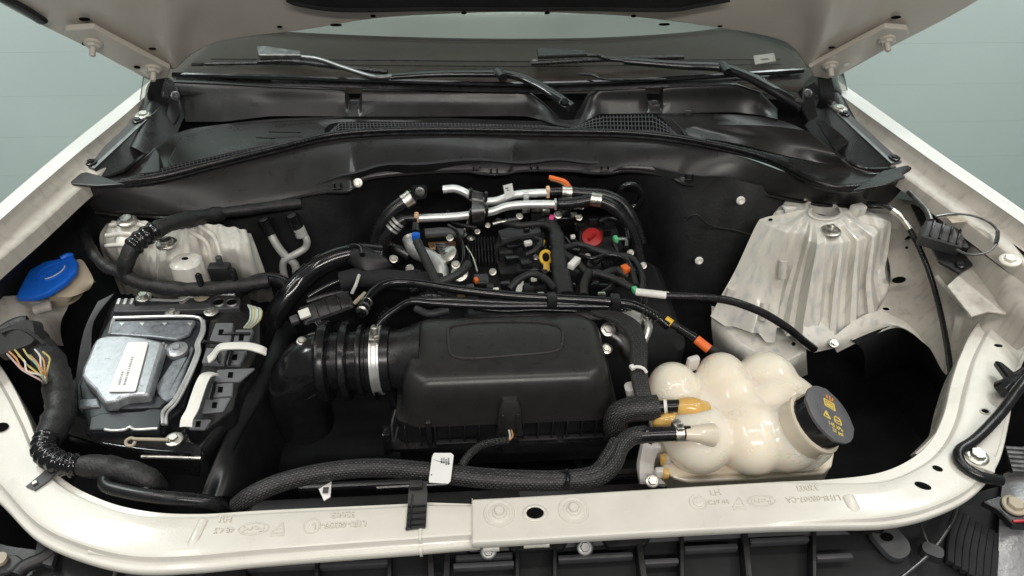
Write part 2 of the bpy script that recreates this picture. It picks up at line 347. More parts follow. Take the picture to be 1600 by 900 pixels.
def streaks(name, col, amt):   # grime that has run down the pressing
    nt = MT[name].node_tree; b = nt.nodes['Principled BSDF']; N = nt.nodes.new; K = nt.links.new; ge = N('ShaderNodeNewGeometry'); mp = N('ShaderNodeMapping'); mp.inputs['Scale'].default_value = (75, 75, 3); K(ge.outputs['Position'], mp.inputs[0])
    n = N('ShaderNodeTexNoise'); n.inputs['Scale'].default_value = 1; n.inputs['Detail'].default_value = 5; K(mp.outputs[0], n.inputs['Vector']); m = N('ShaderNodeMapRange'); m.inputs[1].default_value = .52; m.inputs[2].default_value = .74; m.inputs[4].default_value = amt; K(n.outputs['Fac'], m.inputs[0])
    src = b.inputs['Base Color'].links[0].from_socket; mx = N('ShaderNodeMix'); mx.data_type = 'RGBA'; K(m.outputs[0], mx.inputs[0]); K(src, mx.inputs[6]); mx.inputs[7].default_value = (*col, 1); K(mx.outputs[2], b.inputs['Base Color'])
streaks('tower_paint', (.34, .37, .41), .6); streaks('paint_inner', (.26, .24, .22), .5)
# ------------------------------------------------------------------ the place behind the car: panelled wall and floor
wall = G().box((0, 2.03, .9), (7.2, .04, 4.2)).build('wall', 'wall'); tag(wall, kind='structure')
k = 0; zz = -1.15
while zz < 1.6:
    h = .163
    G().box((0, 2.0, zz+h/2), (7.2, .03, h-.0005), .0002, seg=1).build('panel', 'wall', wall); zz += h
fl = G().box((0, 0, -1.2), (7.2, 7.0, .08)).build('floor', 'floor'); tag(fl, kind='structure')

# ------------------------------------------------------------------ bottom of the bay
tray = thing('undertray', (0, .3, -.56), 'black undertray closing the bottom of the engine bay', 'undertray')
G().patch([[(-.90, .95, -.06), (-.88, .95, -.46), (0, .95, -.52), (.88, .95, -.46), (.90, .95, -.06)], [(-1.02, .3, -.02), (-.98, .3, -.5), (0, .3, -.56), (.98, .3, -.5), (1.02, .3, -.02)], [(-1.0, -.16, -.20), (-.94, -.16, -.46), (0, -.18, -.50), (.94, -.16, -.46), (1.0, -.16, -.20)], [(-1.0, -.24, -.14), (-.94, -.26, -.2), (0, -.28, -.2), (.94, -.26, -.2), (1.0, -.24, -.14)]], .004, smu=False, smv=False).build('tray_panel', 'dark_under', tray)
for x in (-.45, -.15, .15, .45): G().box((x, .3, -.535), (.02, .8, .03), .006).build('rib', 'dark_under', tray)

# ------------------------------------------------------------------ front fenders and their inner ledges
def fender(side):
    if side < 0:
        O = [(262, 108), (235, 130), (180, 174), (120, 222), (60, 272), (0, 324), (-90, 405), (-200, 520)]
        I1 = [(268, 112), (242, 137), (189, 184), (131, 231), (72, 281), (12, 333), (-78, 414), (-185, 530)]
        L = [(285, 122), (262, 160), (228, 205), (176, 258), (122, 304), (52, 368), (-30, 440), (-140, 560)]
        lab = 'white front fender edge and beige ledge on the side of the blue washer cap'
    else:
        O = [(1275, 104), (1299, 124), (1350, 160), (1400, 196), (1470, 246), (1540, 294), (1600, 336), (1720, 420)]
        I1 = [(1270, 110), (1292, 133), (1341, 170), (1391, 206), (1461, 256), (1531, 304), (1591, 346), (1710, 432)]
        L = [(1255, 122), (1275, 160), (1310, 200), (1362, 244), (1425, 290), (1500, 345), (1570, 398), (1680, 480)]
        lab = 'white front fender edge and beige ledge on the side of the coolant tank'
    t = thing('front_fender', Z(*O[4], .1), lab, 'fender')
    o = [Z(*p, .150) for p in O]; i1 = [Z(*p, .148) for p in I1]; l = [Z(*p, .108) for p in L]
    s = Vector((side, 0, 0))
    G().patch([[q+s*.10+Vector((0, 0, -.30)) for q in o], [q+s*.045+Vector((0, 0, -.07)) for q in o], [q+s*.012+Vector((0, 0, -.006)) for q in o], o, i1], .002).build('outer_skin', 'paint_edge', t)
    m = [a.lerp(b, .45)+Vector((0, 0, -.010)) for a, b in zip(i1, l)]
    m2 = [a.lerp(b, .90)+Vector((0, 0, .002)) for a, b in zip(i1, l)]
    i2 = [q+Vector((0, 0, -.0004)) for q in i1]
    led = G().patch([i2, [a.lerp(b, .12)+Vector((0, 0, -.009)) for a, b in zip(i1, l)], m, m2, l, [q+Vector((-side*.004, 0, -.02)) for q in l]], .002, nv=40).build('ledge', 'paint_inner', t)  # the ledge's shade is put into this darker paint
    return t, led
fl_t, fl_l = fender(-1); fr_t, fr_l = fender(1)
hole(Z(30, 378, .111)+Vector((0, 0, .002)), (0.2, 0, 1), .005, .004, fl_t)
G().prism([Z(1573, 376, .115)+Vector((0, 0, .004)), Z(1580, 379, .115)+Vector((0, 0, .004)), Z(1612, 408, .115)+Vector((0, 0, .004)), Z(1602, 406, .115)+Vector((0, 0, .004))], (0, 0, .001)).build('slot', 'void', fr_t)
bolt(Z(1577, 409, .113)+Vector((0, 0, .003)), (-.2, 0, 1), .010, 'paint', fr_t)

# inner aprons: dark on the washer side, bare beige on the coolant tank side
ap = thing('inner_fender_liner', Z(60, 400, -.1), 'dark inner fender wall below the ledge beside the blue washer cap', 'inner fender')
G().patch([[Z(p[0], p[1], .094)+Vector((.008, 0, 0)) for p in ((268, 150), (176, 258), (122, 304), (52, 368), (-30, 440), (-140, 560))],
           [Z(p[0], p[1], -.04) for p in ((300, 200), (190, 330), (150, 350), (90, 400), (20, 480), (-60, 640))],
           [Z(p[0], p[1], -.30) for p in ((340, 300), (250, 440), (200, 480), (140, 540), (90, 620), (40, 760))]], .003).build('liner_panel', 'dark_under', ap)
apr = thing('wheel_apron', Z(1450, 450, -.05), 'beige sheet metal apron between ribbed strut tower and right fender ledge', 'apron')
def ap_disp(U, V):
    return .006*np.exp(-((U-.52-.10*V)/.025)**2)-.010*np.exp(-((U-.25)/.10)**2-((V-.55)/.2)**2)+.004*np.exp(-((U-.83)/.03)**2)
G().patch([[Z(1330, 300, .02), Z(1400, 310, .03), Z(1452, 322, .055), Z(1500, 368, .07), Z(1560, 415, .085), Z(1640, 470, .09)],
           [Z(1380, 380, -.04), Z(1425, 395, -.03), Z(1470, 420, -.005), Z(1510, 440, .015), Z(1560, 462, .05), Z(1640, 530, .07)],
           [Z(1388, 455, -.085), Z(1425, 462, -.08), Z(1460, 478, -.06), Z(1500, 490, -.03), Z(1540, 490, .01), Z(1600, 540, .02)],
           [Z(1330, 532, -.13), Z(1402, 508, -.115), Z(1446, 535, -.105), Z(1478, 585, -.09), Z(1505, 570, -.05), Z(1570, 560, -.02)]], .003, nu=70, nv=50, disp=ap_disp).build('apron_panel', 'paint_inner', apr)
G().patch([[Z(1330, 532, -.13), Z(1402, 508, -.115), Z(1446, 535, -.105), Z(1478, 585, -.09), Z(1492, 630, -.07)],
           [Z(1350, 552, -.18), Z(1410, 526, -.17), Z(1448, 550, -.16), Z(1476, 600, -.15), Z(1488, 660, -.13)],
           [Z(1350, 600, -.40), Z(1410, 580, -.40), Z(1450, 600, -.40), Z(1480, 660, -.40), Z(1470, 740, -.40)]], .003).build('lower_panel', 'dark_under', apr)
G().prism([Z(p[0], p[1], .042) for p in ((1480, 446), (1500, 428), (1548, 398), (1592, 424), (1600, 455), (1572, 490), (1545, 486), (1518, 494))], (0, 0, -.004), .0012, 2).build('gusset', 'paint_inner', apr)
G().prism([Z(p[0], p[1], .050) for p in ((1424, 318), (1470, 336), (1510, 372), (1548, 396), (1500, 426), (1468, 408), (1442, 356))], (0, 0, -.006), .001).build('pocket_shade', 'plastic', apr)  # dark sheet standing in for the shaded pocket behind the connector
hole(Z(1403, 441, -.055)+Vector((0, 0, .006)), (-.3, -.4, 1), .013, .007, apr)
hole(Z(1417, 378, -.02)+Vector((0, 0, .012)), (-.3, -.4, 1), .010, .003, apr, x=(1, .4, 0))
hole(Z(1414, 393, -.02)+Vector((0, 0, .010)), (-.3, -.4, 1), .003, .003, apr)
tube_obj('brace_bead', ZZ([(1464, 432, .012), (1486, 458, .004), (1508, 482, -.004), (1516, 494, -.008)], 0), .005, 'paint_inner', apr)

# ------------------------------------------------------------------ strut towers
RIBS = [(5, .004), (22, -.003), (45, .004), (80, -.002), (120, .003), (160, -.003), (182, .003), (200, -.003), (214, .005), (231, -.004), (247, .0), (293, -.004), (306, .005), (321, -.004), (335, .004), (350, -.003)]
def tower(cx, cy, zt, rt, rb, zb, lab, side, LW=(.30, .0, -.12), cap=False):
    t = thing('strut_tower', (cx, cy, zb), lab, 'strut tower')
    NS, NT = 72, 360; vs = []; fs = []
    prof = [(.020, -.030), (.026, -.002), (.029, .004), (.034, .004), (.040, -.002), (.075, -.011), (rt-.018, -.019), (rt-.004, -.026), (rt, -.034), (rt+.010, -.085), (rb-.02, (zb-zt)*.72), (rb, zb-zt), (rb+.006, zb-zt-.03)]
    if cap: prof[:5] = [(.001, .001), (.015, .001), (.03, .0), (.036, -.001), (.042, -.003)]
    pr = np.array(prof); tt = np.linspace(0, len(pr)-1, NS); ii = np.minimum(tt.astype(int), len(pr)-2); u = tt-ii
    P = pr[ii]*(1-u)[:, None]+pr[ii+1]*u[:, None]
    for j in range(NS):
        r, z = P[j]; fade = min(1, max(0, (r-.042)/.03)); low = min(1, max(0, (-z-.05)/.12))
        for k_ in range(NT):
            a = 2*math.pi*k_/NT
            dg = math.degrees(a); dr = 0
            for q_, (ra, lv) in enumerate(RIBS):
                d_ = (dg-ra+180) % 360-180; dr += .0062*math.exp(-(d_/3.4)**2)
                nx = RIBS[(q_+1) % len(RIBS)][0]; sp_ = (nx-ra) % 360; e_ = (dg-ra) % 360
                if e_ < sp_: dr += lv*min(1, min(e_, sp_-e_)/4)
            dr *= fade*(1-.2*low)
            el = 1+LW[0]*low*max(0, -math.cos(a)*side)**2+LW[1]*low*max(0, -math.sin(a))**2+LW[2]*low*max(0, math.cos(a)*side)**2
            vs.append((cx+(r*el+dr*.8)*math.cos(a), cy+(r*el+dr*.8)*math.sin(a), zt+z+dr*.8*(1-low)))
    for j in range(NS-1):
        for k_ in range(NT):
            q = (k_+1) % NT; fs.append((j*NT+k_, j*NT+q, (j+1)*NT+q, (j+1)*NT+k_))
    g = G(); g.add(vs, [f[::-1] for f in fs], True); g.build('tower_shell', 'tower_paint', t, sharp=False)
    if not cap: G().lathe([(.022, -.028), (.022, -.024), (.004, -.020)], frame((cx, cy, zt), UPV), 24).build('top_opening', 'void', t)
    return t
RT = Z(1292, 333, .06); tw = tower(RT.x+.01, RT.y+.035, .044, .085, .095, -.185, 'tall ribbed cream strut tower beside the coolant tank', 1, LW=(0, 0, 0))
TC = [((1185, 345, .03), (1150, 420, -.06), (1128, 460, -.11), (1110, 494, -.15)), ((1205, 358, .026), (1172, 430, -.068), (1156, 470, -.12), (1140, 510, -.165)), ((1228, 366, .031), (1207, 420, -.046), (1194, 460, -.095), (1180, 520, -.155)),
      ((1240, 368, .020), (1225, 425, -.068), (1214, 465, -.115), (1204, 535, -.175)), ((1256, 368, .030), (1244, 410, -.030), (1232, 450, -.080), (1216, 512, -.150)), ((1264, 380, .030), (1255, 415, -.028), (1246, 455, -.076), (1234, 525, -.152)),
      ((1278, 384, .040), (1272, 425, -.008), (1266, 465, -.055), (1256, 530, -.130)), ((1288, 384, .038), (1283, 430, -.018), (1279, 470, -.066), (1272, 537, -.138)), ((1301, 384, .026), (1296, 430, -.036), (1292, 470, -.082), (1288, 537, -.150)),
      ((1315, 382, .036), (1309, 430, -.016), (1305, 470, -.062), (1300, 532, -.132)), ((1327, 380, .016), (1321, 425, -.050), (1317, 465, -.094), (1314, 522, -.150)), ((1340, 379, .032), (1337, 420, -.016), (1335, 455, -.056), (1333, 507, -.114)),
      ((1352, 376, .014), (1348, 415, -.045), (1346, 448, -.084), (1346, 497, -.132)), ((1364, 373, .030), (1360, 410, -.014), (1357, 445, -.056), (1362, 492, -.107)), ((1378, 360, .014), (1373, 400, -.045), (1369, 435, -.084), (1382, 487, -.122)),
      ((1390, 349, .026), (1385, 392, -.030), (1380, 432, -.072), (1408, 484, -.110)), ((1393, 336, -.005), (1394, 380, -.075), (1394, 425, -.100), (1428, 476, -.114))]
for i_ in (1, 3, 5, 8, 10, 12, 14):          # shallow valleys between the ribs
    TC[i_] = tuple((c_[0], c_[1], c_[2]*.62+.19*(a_[2]+b_[2])) for a_, c_, b_ in zip(TC[i_-1], TC[i_], TC[i_+1]))
TD = []                                     # every rib and valley gets a flat of its own
for i_, c4 in enumerate(TC):
    w_ = 0 if i_ in (0, len(TC)-1) else (2.6 if i_ in (1, 3) else 1.9)
    if w_ == 0: TD.append((i_, c4))
    else: TD.append((i_-.22, tuple((x-w_*(1+.5*k), y, z) for k, (x, y, z) in enumerate(c4)))); TD.append((i_+.22, tuple((x+w_*(1+.5*k), y, z) for k, (x, y, z) in enumerate(c4))))
trow = [[] for _ in range(10)]
for i_, (e0, e1, e2, e3) in TD:
    ph = math.radians(205-235*i_/(len(TC)-1)); hx, hy = math.cos(ph), math.sin(ph)
    o_ = Z(1290+27*hx, 331+13*hy, .062); edge = Z(*e0); v_ = -.004 if round(i_) in (1, 3, 8, 10, 12, 14) else .0
    trow[0].append(Z(1290+20*hx, 329+9*hy, .040)); trow[1].append(Z(1290+22*hx, 330+10*hy, .060)); trow[2].append(o_); trow[3].append(Z(1290+31*hx, 332+15*hy, .056))
    m_ = Z(1290+31*hx, 332+15*hy, .056).lerp(edge, .5); trow[4].append(m_+Vector((0, 0, v_+.002)))
    trow[5].append(Z(1290+31*hx, 332+15*hy, .056).lerp(edge, .9)+Vector((0, 0, .004))); trow[6].append(edge.lerp(Z(*e1), .12)+Vector((0, 0, .003))); trow[7].append(Z(*e1)); trow[8].append(Z(*e2)); trow[9].append(Z(*e3))
G().patch(trow, .003, nu=(len(TD)-1)*4+1, nv=90, smu=False).build('ribbed_shell', 'tower_paint', tw)
G().patch([[Z(1298, 530, -.126), Z(1333, 503, -.108), Z(1362, 488, -.100), Z(1408, 480, -.104), Z(1440, 490, -.104)], [Z(1302, 540, -.135), Z(1338, 520, -.122), Z(1376, 503, -.110), Z(1415, 500, -.108), Z(1446, 520, -.104)], [Z(1308, 551, -.160), Z(1345, 533, -.140), Z(1402, 512, -.120), Z(1445, 537, -.108), Z(1464, 560, -.10)]], .003, nu=40, nv=20).build('foot_shelf', 'tower_paint', tw)
for pts in ([(1225, 408, -.020), (1223, 420, -.036), (1222, 434, -.056)], [(1196, 474, -.105), (1194, 486, -.118), (1190, 500, -.135)], [(1143, 452, -.092), (1138, 464, -.108)]): tube_obj('pressed_boss', [Z(*p) for p in pts], .0085, 'tower_paint', tw)
s = Z(1297, 364, .046)+Vector((0, 0, .004)); bolt(s, UPV, .013, 'zinc', tw, 'stud_nut', 1.5, .6); G().lathe([(.005, 0), (.005, .014), (.003, .016)], frame(s, UPV), 10).build('stud', 'zinc', tw)
hole(Z(1281, 380, .040)+Vector((0, 0, .003)), (0, -.25, 1), .006, .004, tw, rim='tower_paint')
hole(Z(1203, 347, .034)+Vector((0, 0, .006)), (-.1, -.1, 1), .004, .003, tw)
hole(Z(1381, 490, -.112)+Vector((0, 0, .012)), (0, -.2, 1), .007, .004, tw, rim='tower_paint')
G().patch([[Z(1258, 498, -.10), Z(1300, 492, -.10)], [Z(1254, 538, -.125), Z(1304, 530, -.125)], [Z(1272, 551, -.150), Z(1308, 543, -.150)]], .006, nu=8, nv=12).build('foot_tab', 'tower_paint', tw)
bolt(Z(1302, 539, -.128)+Vector((0, 0, .004)), (0, -.2, 1), .007, 'zinc', tw, washer=1.5)
hole(Z(1238, 543, -.15)+Vector((0, 0, .01)), (-.2, -.5, .8), .004, .004, tw)
G().patch([[Z(1112, 478, -.150), Z(1145, 486, -.160), Z(1205, 505, -.172), Z(1258, 520, -.160)], [Z(1112, 515, -.20), Z(1160, 555, -.20), Z(1215, 574, -.20), Z(1260, 556, -.18)], [Z(1118, 560, -.32), Z(1168, 600, -.32), Z(1220, 600, -.32), Z(1262, 585, -.30)]], .003).build('skirt', 'tower_paint', tw)
G().box(Z(1340, 328, .055), (.03, .02, .022), .004, rz=.3).build('tab', 'tower_paint', tw)
twl = thing('strut_tower', Z(285, 400, -.1), 'cream strut tower crossed by a taped harness behind the control module', 'strut tower')
LR = [[(168, 350, .0), (182, 344, .035), (212, 342, .045), (240, 350, .04), (265, 358, .04), (290, 356, .045), (312, 350, .05), (345, 352, .05), (378, 358, .045), (392, 366, .01)],
      [(158, 366, .0), (176, 360, .035), (210, 358, .043), (238, 370, .03), (262, 378, .042), (288, 378, .042), (314, 366, .034), (348, 362, .050), (382, 370, .042), (400, 386, .0)],
      [(158, 384, -.02), (176, 382, .02), (206, 384, .030), (232, 394, .010), (256, 396, .034), (290, 398, .034), (318, 386, .014), (350, 376, .046), (384, 388, .03), (408, 408, -.03)],
      [(164, 402, -.06), (182, 402, -.01), (208, 404, .0), (232, 412, -.01), (254, 410, .020), (292, 414, .020), (324, 408, -.01), (354, 394, .03), (388, 410, .0), (416, 430, -.07)],
      [(176, 425, -.12), (192, 425, -.07), (212, 428, -.06), (236, 432, -.05), (252, 436, -.04), (296, 440, -.04), (328, 438, -.06), (360, 432, -.05), (394, 440, -.06), (424, 450, -.13)],
      [(190, 460, -.22), (205, 460, -.19), (222, 462, -.18), (240, 464, -.17), (254, 468, -.16), (298, 472, -.16), (330, 470, -.18), (364, 466, -.18), (398, 470, -.19), (430, 474, -.24)]]
def ltd(U, V): return .0025*np.sin(U*44)*np.exp(-((V-.45)/.4)**2)+.002*np.sin(U*90+1)
G().patch([[Z(*p) for p in r] for r in LR], .004, nu=140, nv=70, disp=ltd).build('tower_shell', 'tower_paint', twl)
for pts in ([(172, 352, .036), (205, 348, .048), (236, 356, .042)], [(166, 368, .034), (204, 366, .044), (232, 378, .032)], [(166, 384, .016), (200, 384, .034), (226, 394, .020)], [(298, 362, .046), (322, 378, .03), (330, 404, .0), (334, 430, -.04)], [(312, 354, .052), (334, 370, .046), (344, 398, .02), (350, 428, -.03)], [(246, 376, .04), (248, 396, .03), (246, 424, -.02)], [(272, 410, .024), (274, 428, -.01)], [(306, 414, .014), (310, 436, -.03)]):
    tube_obj('pressed_rib', [Z(*p) for p in pts], .0042, 'tower_paint', twl, n=10)
bolt(Z(262, 385, .050)+Vector((0, 0, .006)), UPV, .0125, 'zinc', twl, 'stud_nut', 1.5, .7)
bolt(Z(200, 350, .048)+Vector((0, 0, .006)), UPV, .0125, 'zinc', twl, 'stud_nut', 1.5, .7)
G().rr([(-.034, .034, -.030, .030, .026, -.10), (-.028, .028, -.025, .025, .022, -.004), (-.024, .024, -.020, .020, .018, 0)], Matrix.Translation(Z(289, 406, .038))).build('boss', 'tower_paint', twl)
hole(Z(289, 404, .0385), UPV, .006, .004, twl)
hole(Z(368, 364, .03)+Vector((0, 0, .003)), UPV, .005, .003, twl)

# ------------------------------------------------------------------ firewall
fw = thing('firewall', (0, .74, -.45), 'black padded firewall at the back of the engine bay', 'firewall')
FX = [(120, 322), (260, 332), (330, 330), (400, 318), (505, 296), (565, 278), (660, 266), (800, 264), (900, 264), (1000, 266), (1070, 284), (1130, 288), (1200, 303), (1290, 318), (1400, 322)]
FYv = [.70, .70, .70, .70, .715, .735, .745, .75, .75, .745, .70, .68, .66, .66, .66]
def vd(y, z): return lambda p: Vector((p.x, y(p), z))
top = [Y(p[0], p[1], y_)+Vector((0, .012, .01)) for p, y_ in zip(FX, FYv)]
dpt = [0, -.02, -.03, -.03, -.03, .04, .08, .09, .09, .06, -.035, -.055, -.05, -.02, 0]
mid = [Vector((p.x, p.y+d*.7, -.05)) for p, d in zip(top, dpt)]; mid2 = [Vector((p.x, p.y+d, -.22)) for p, d in zip(top, dpt)]; bot = [Vector((p.x, p.y+d, -.52)) for p, d in zip(top, dpt)]
def fwd(U, V): return .006*np.sin(U*31)*np.sin(V*9)+.004*np.sin(U*77+V*5)
G().patch([top, mid, mid2, bot], .006, nu=120, nv=40, disp=fwd).build('insulation_mat', 'insul', fw)
def onfw(px, py, dy=0):          # a point standing just in front of the mat
    best = None
    for i in range(len(top)-1):
        a = Y(px, py, (top[i].y+mid[i].y)/2)
        if top[i].x <= a.x <= top[i+1].x: best = a
    return (best or Y(px, py, .68))+Vector((0, -.02+dy, 0))
for px, py in ((1157, 313), (1092, 407)):
    G().lathe([(.009, 0), (.009, .003), (.006, .006), (.003, .004)], frame(Y(px, py, .625), (0, -1, .3)), 18).build('push_clip', 'white_plastic', fw)
tube_obj('mat_seam', [Y(1070, 345, .64), Y(1085, 335, .635), Y(1110, 352, .63), Y(1150, 360, .625), Y(1175, 368, .62)], .0025, 'insul', fw)
0 and G().patch([[Y(1060, 300, .650), Y(1120, 300, .645), Y(1178, 330, .63)], [Y(1040, 380, .635), Y(1110, 380, .62), Y(1160, 400, .61)], [Y(1035, 480, .62), Y(1090, 485, .61), Y(1120, 490, .60)]], .01).build('mat_bulge', 'insul', fw)

# ------------------------------------------------------------------ cowl
G().patch([[(-.9, .74, .070), (-.45, .80, .078), (0, .84, .080), (.45, .80, .078), (.9, .74, .070)], [(-.86, .98, .10), (-.45, .98, .11), (0, .98, .11), (.45, .98, .11), (.86, .98, .10)]], .004).build('plenum_light_blocker', 'void', fw)  # added black sheet, blocks light and wall showing under the cowl
for sgn in (-1, 1): G().patch([[(sgn*.70, .74, .10), (sgn*.70, .99, .12)], [(sgn*.765, .78, .12), (sgn*.75, 1.0, .175)], [(sgn*.80, .80, .10), (sgn*.79, 1.0, .155)]], .004, nu=6, nv=16).build('cowl_corner_panel', 'plastic', fw)
cw = thing('windshield_cowl', (0, .85, .10), 'black plastic cowl panel with vent mesh under the windshield', 'cowl panel')
TT = [(272, 128), (340, 131), (425, 136), (538, 140), (545, 158), (561, 158), (566, 142), (700, 142), (800, 140), (824, 143), (850, 163), (872, 184), (893, 188), (906, 176), (920, 150), (937, 139), (1008, 137), (1013, 160), (1032, 160), (1037, 136), (1150, 132), (1188, 145), (1215, 170)]
BB = [(290, 190), (350, 190), (425, 181), (538, 182), (545, 182), (561, 182), (566, 182), (700, 182), (800, 181), (824, 182), (850, 188), (872, 196), (893, 199), (906, 195), (920, 186), (937, 178), (1008, 177), (1013, 177), (1032, 177), (1037, 177), (1150, 175), (1188, 180), (1215, 186)]
TW = [Y(p[0], p[1], Z(p[0], 139, .166).y) for p in TT]; BW = [Z(p[0], p[1], .118) for p in BB]
G().patch([[q+Vector((0, .02, -.004)) for q in TW], TW, [q.lerp(r_, .5)+Vector((0, .003, 0)) for q, r_ in zip(TW, BW)], BW], .003, smu=False, nu=len(TT)*5, nv=16).build('back_wall', 'cowl', cw)
for a_, b_ in ((0, 4), (6, 17), (19, 22)): G().tube([q+Vector((0, -.001, .0005)) for q in TW[a_:b_]], .0020, n=8, smooth_path=False).build('top_rim', 'cowl_gloss', cw)  # thin tubes added to catch a highlight along the wall's edge
SEAL = [(118, 284), (190, 284), (250, 276), (330, 256), (430, 231), (520, 210), (640, 202), (850, 204), (1000, 208), (1090, 220), (1200, 247), (1290, 289), (1335, 292), (1400, 272), (1432, 262)]
BK = [(195, 268), (240, 232), (285, 205), (350, 194), (430, 186), (520, 183), (640, 182), (850, 189), (1000, 178), (1090, 177), (1200, 184), (1260, 205), (1310, 240), (1345, 262), (1400, 262)]
sealw = [Z(p[0], p[1], .108) for p in SEAL]; bk = [Z(p[0], p[1], .115) for p in BK]
def trd(U, V): return -.018*np.exp(-((U-.27)/.06)**2)*np.sin(np.pi*V)-.018*np.exp(-((U-.74)/.07)**2)*np.sin(np.pi*V)
G().patch([bk, [a.lerp(b, .5)+Vector((0, 0, -.006)) for a, b in zip(bk, sealw)], sealw], .004, nu=110, nv=20, disp=trd).build('tray', 'cowl_gloss', cw)
# vent mesh bands: a dark bed with moulded bars standing on it
def mesh_band(g0, g1, z0, z1, n_long, step):
    G().patch([[Z(p[0], p[1], z0) for p in g0], [Z(p[0], p[1], z1) for p in g1]], .003, nu=60, nv=8).build('vent_bed', 'void', cw)
    xa = max(g0[0][0], g1[0][0]); xb = min(g0[-1][0], g1[-1][0]); g = G()
    f0 = lambda x: float(np.interp(x, [p[0] for p in g0], [p[1] for p in g0])); f1 = lambda x: float(np.interp(x, [p[0] for p in g1], [p[1] for p in g1]))
    n = int((xb-xa)/step)
    for i in range(n+1):
        x = xa+(xb-xa)*i/n; g.tube([Z(x, f0(x), z0+.0015), Z(x+1.5, f1(x), z1+.0015)], .0010, n=5, step=.05)
    for k_ in range(n_long):
        t = (k_+.5)/n_long; g.tube([Z(x, f0(x)*(1-t)+f1(x)*t, z0*(1-t)+z1*t+.0015) for x in np.linspace(xa, xb, 30)], .0010, n=5, smooth_path=False)
    o = g.build('vent_mesh', 'plastic_grey', cw); o['kind'] = 'stuff'
mesh_band([(512, 209), (530, 191), (700, 192), (850, 196), (893, 201), (935, 181), (1020, 179), (1045, 196), (1058, 210)], [(508, 212), (530, 207), (700, 201), (850, 202), (893, 203.5), (935, 204), (1020, 208), (1045, 210), (1060, 213)], .119, .116, 4, 5.5)
mesh_band([(205, 276), (245, 265), (320, 247), (420, 227), (490, 211)], [(205, 283), (250, 276), (330, 257), (430, 232), (495, 216)], .119, .116, 3, 6)
# raised pads
def pad(px, name, matn, z0, z1, bev=.004): return G().prism([Z(p[0], p[1], z1) for p in px], (0, 0, z0-z1), bev, 2).build(name, matn, cw)
pad([(262, 250), (282, 214), (320, 200), (400, 192), (470, 189), (496, 191), (508, 198), (509, 206), (500, 213), (470, 218), (400, 229), (330, 246), (290, 256), (268, 260)], 'service_pad', 'cowl', .10, .1185, .003)
0 and pad([(285, 190), (300, 165), (345, 140), (420, 139), (438, 170), (432, 186), (360, 186)], 'side_recess_cover', 'cowl', .10, .135)
pad([(216, 272), (243, 230), (249, 240), (250, 268)], 'corner_flap', 'cowl_gloss', .10, .122, .002)
0 and pad([(1066, 203), (1100, 200), (1190, 206), (1255, 210), (1300, 240), (1330, 262), (1290, 258), (1220, 240), (1130, 218), (1075, 213)], 'service_pad', 'cowl_gloss', .10, .117, .003)
G().patch([[Z(1064, 203, .119), Z(1100, 196, .126), Z(1190, 196, .146), Z(1262, 204, .152)], [Z(1068, 208, .117), Z(1130, 208, .120), Z(1215, 220, .131), Z(1306, 242, .134)], [Z(1074, 214, .113), Z(1140, 222, .113), Z(1222, 242, .113), Z(1332, 264, .113)]], .006, nu=40, nv=20).build('service_pad', 'cowl_gloss', cw)
for a, b in (((1050, 187), (1074, 210)), ((420, 206), (470, 207)), ((400, 215), (430, 216)), ((425, 190), (538, 183))):
    tube_obj('moulding_line', [Z(*a, .127), Z(*b, .124)], .0016, 'cowl', cw, n=6)
for px in ((553, 160), (1022, 160), (1075, 176)): G().box(Z(px[0], px[1], .148), (.010, .004, .010), .001).build('retainer_clip', 'plastic_grey', cw)
def curve_px(p, z, dy=0): return [Z(q[0], q[1]+dy, z) for q in p]
sl = tube_obj('hood_seal', curve_px(SEAL[1:], .116), .0065, 'rubber', None, n=10); tag(sl, 'black rubber hood seal curving along the front of the cowl', 'seal')
tube_obj('seal_lip', curve_px(SEAL[1:], .108, 6), .0045, 'rubber', sl, n=8)
LIP = [(150, 330), (215, 336), (290, 338), (350, 334), (405, 320), (505, 299), (545, 297), (568, 280), (660, 269), (735, 267), (752, 270), (790, 270), (810, 266), (900, 266), (922, 269), (955, 269), (972, 266), (1000, 267), (1045, 275), (1070, 286), (1130, 289), (1200, 304), (1290, 319), (1380, 322)]
LZ = np.interp([p[0] for p in LIP], [150, 545, 735, 1000, 1130, 1380], [.045, .048, .062, .060, .045, .045])
lipw = [Z(p[0], p[1], z) for p, z in zip(LIP, LZ)]
sx = [p[0] for p in SEAL]; sy = [p[1]+8 for p in SEAL]
xs = [118+(1432-118)*i/23 for i in range(24)]
seald = [Z(118+(p[0]-150)*(1432-118)/(1380-150), np.interp(118+(p[0]-150)*(1432-118)/(1380-150), sx, sy), .104) for p in LIP]
def cfd(U, V): return .003*np.sin(U*19)*np.sin(np.pi*V)
cf = thing('cowl_front_shield', (0, .76, .05), 'dark grey plastic shield face under the hood seal above the firewall', 'shield')
G().patch([seald, [a.lerp(b, .33)+Vector((0, -.004, .002)) for a, b in zip(seald, lipw)], [a.lerp(b, .8)+Vector((0, -.006, 0)) for a, b in zip(seald, lipw)], lipw], .004, nu=150, nv=24, disp=cfd).build('shield_panel', 'cowl', cf)
tube_obj('bottom_rim', [q+Vector((0, -.003, -.001)) for q in lipw], .0032, 'cowl_gloss', cf, n=8)
for px, py in ((528, 290), (745, 264), (772, 268), (835, 262), (945, 263), (1077, 276)):
    g = G()
    for dx in (-5, 5): g.box(Z(px+dx, py, .067), (.004, .004, .014), .001)
    g.box(Z(px, py+5, .062), (.020, .005, .004), .001); g.build('snap_tab', 'plastic_gloss', cf)
bolt(Z(559, 286, .062), (0, -1, .6), .006, 'zinc', cf)
bolt(Z(1213, 293, .058), (0, -1, .6), .005, 'steel_dark', cf)
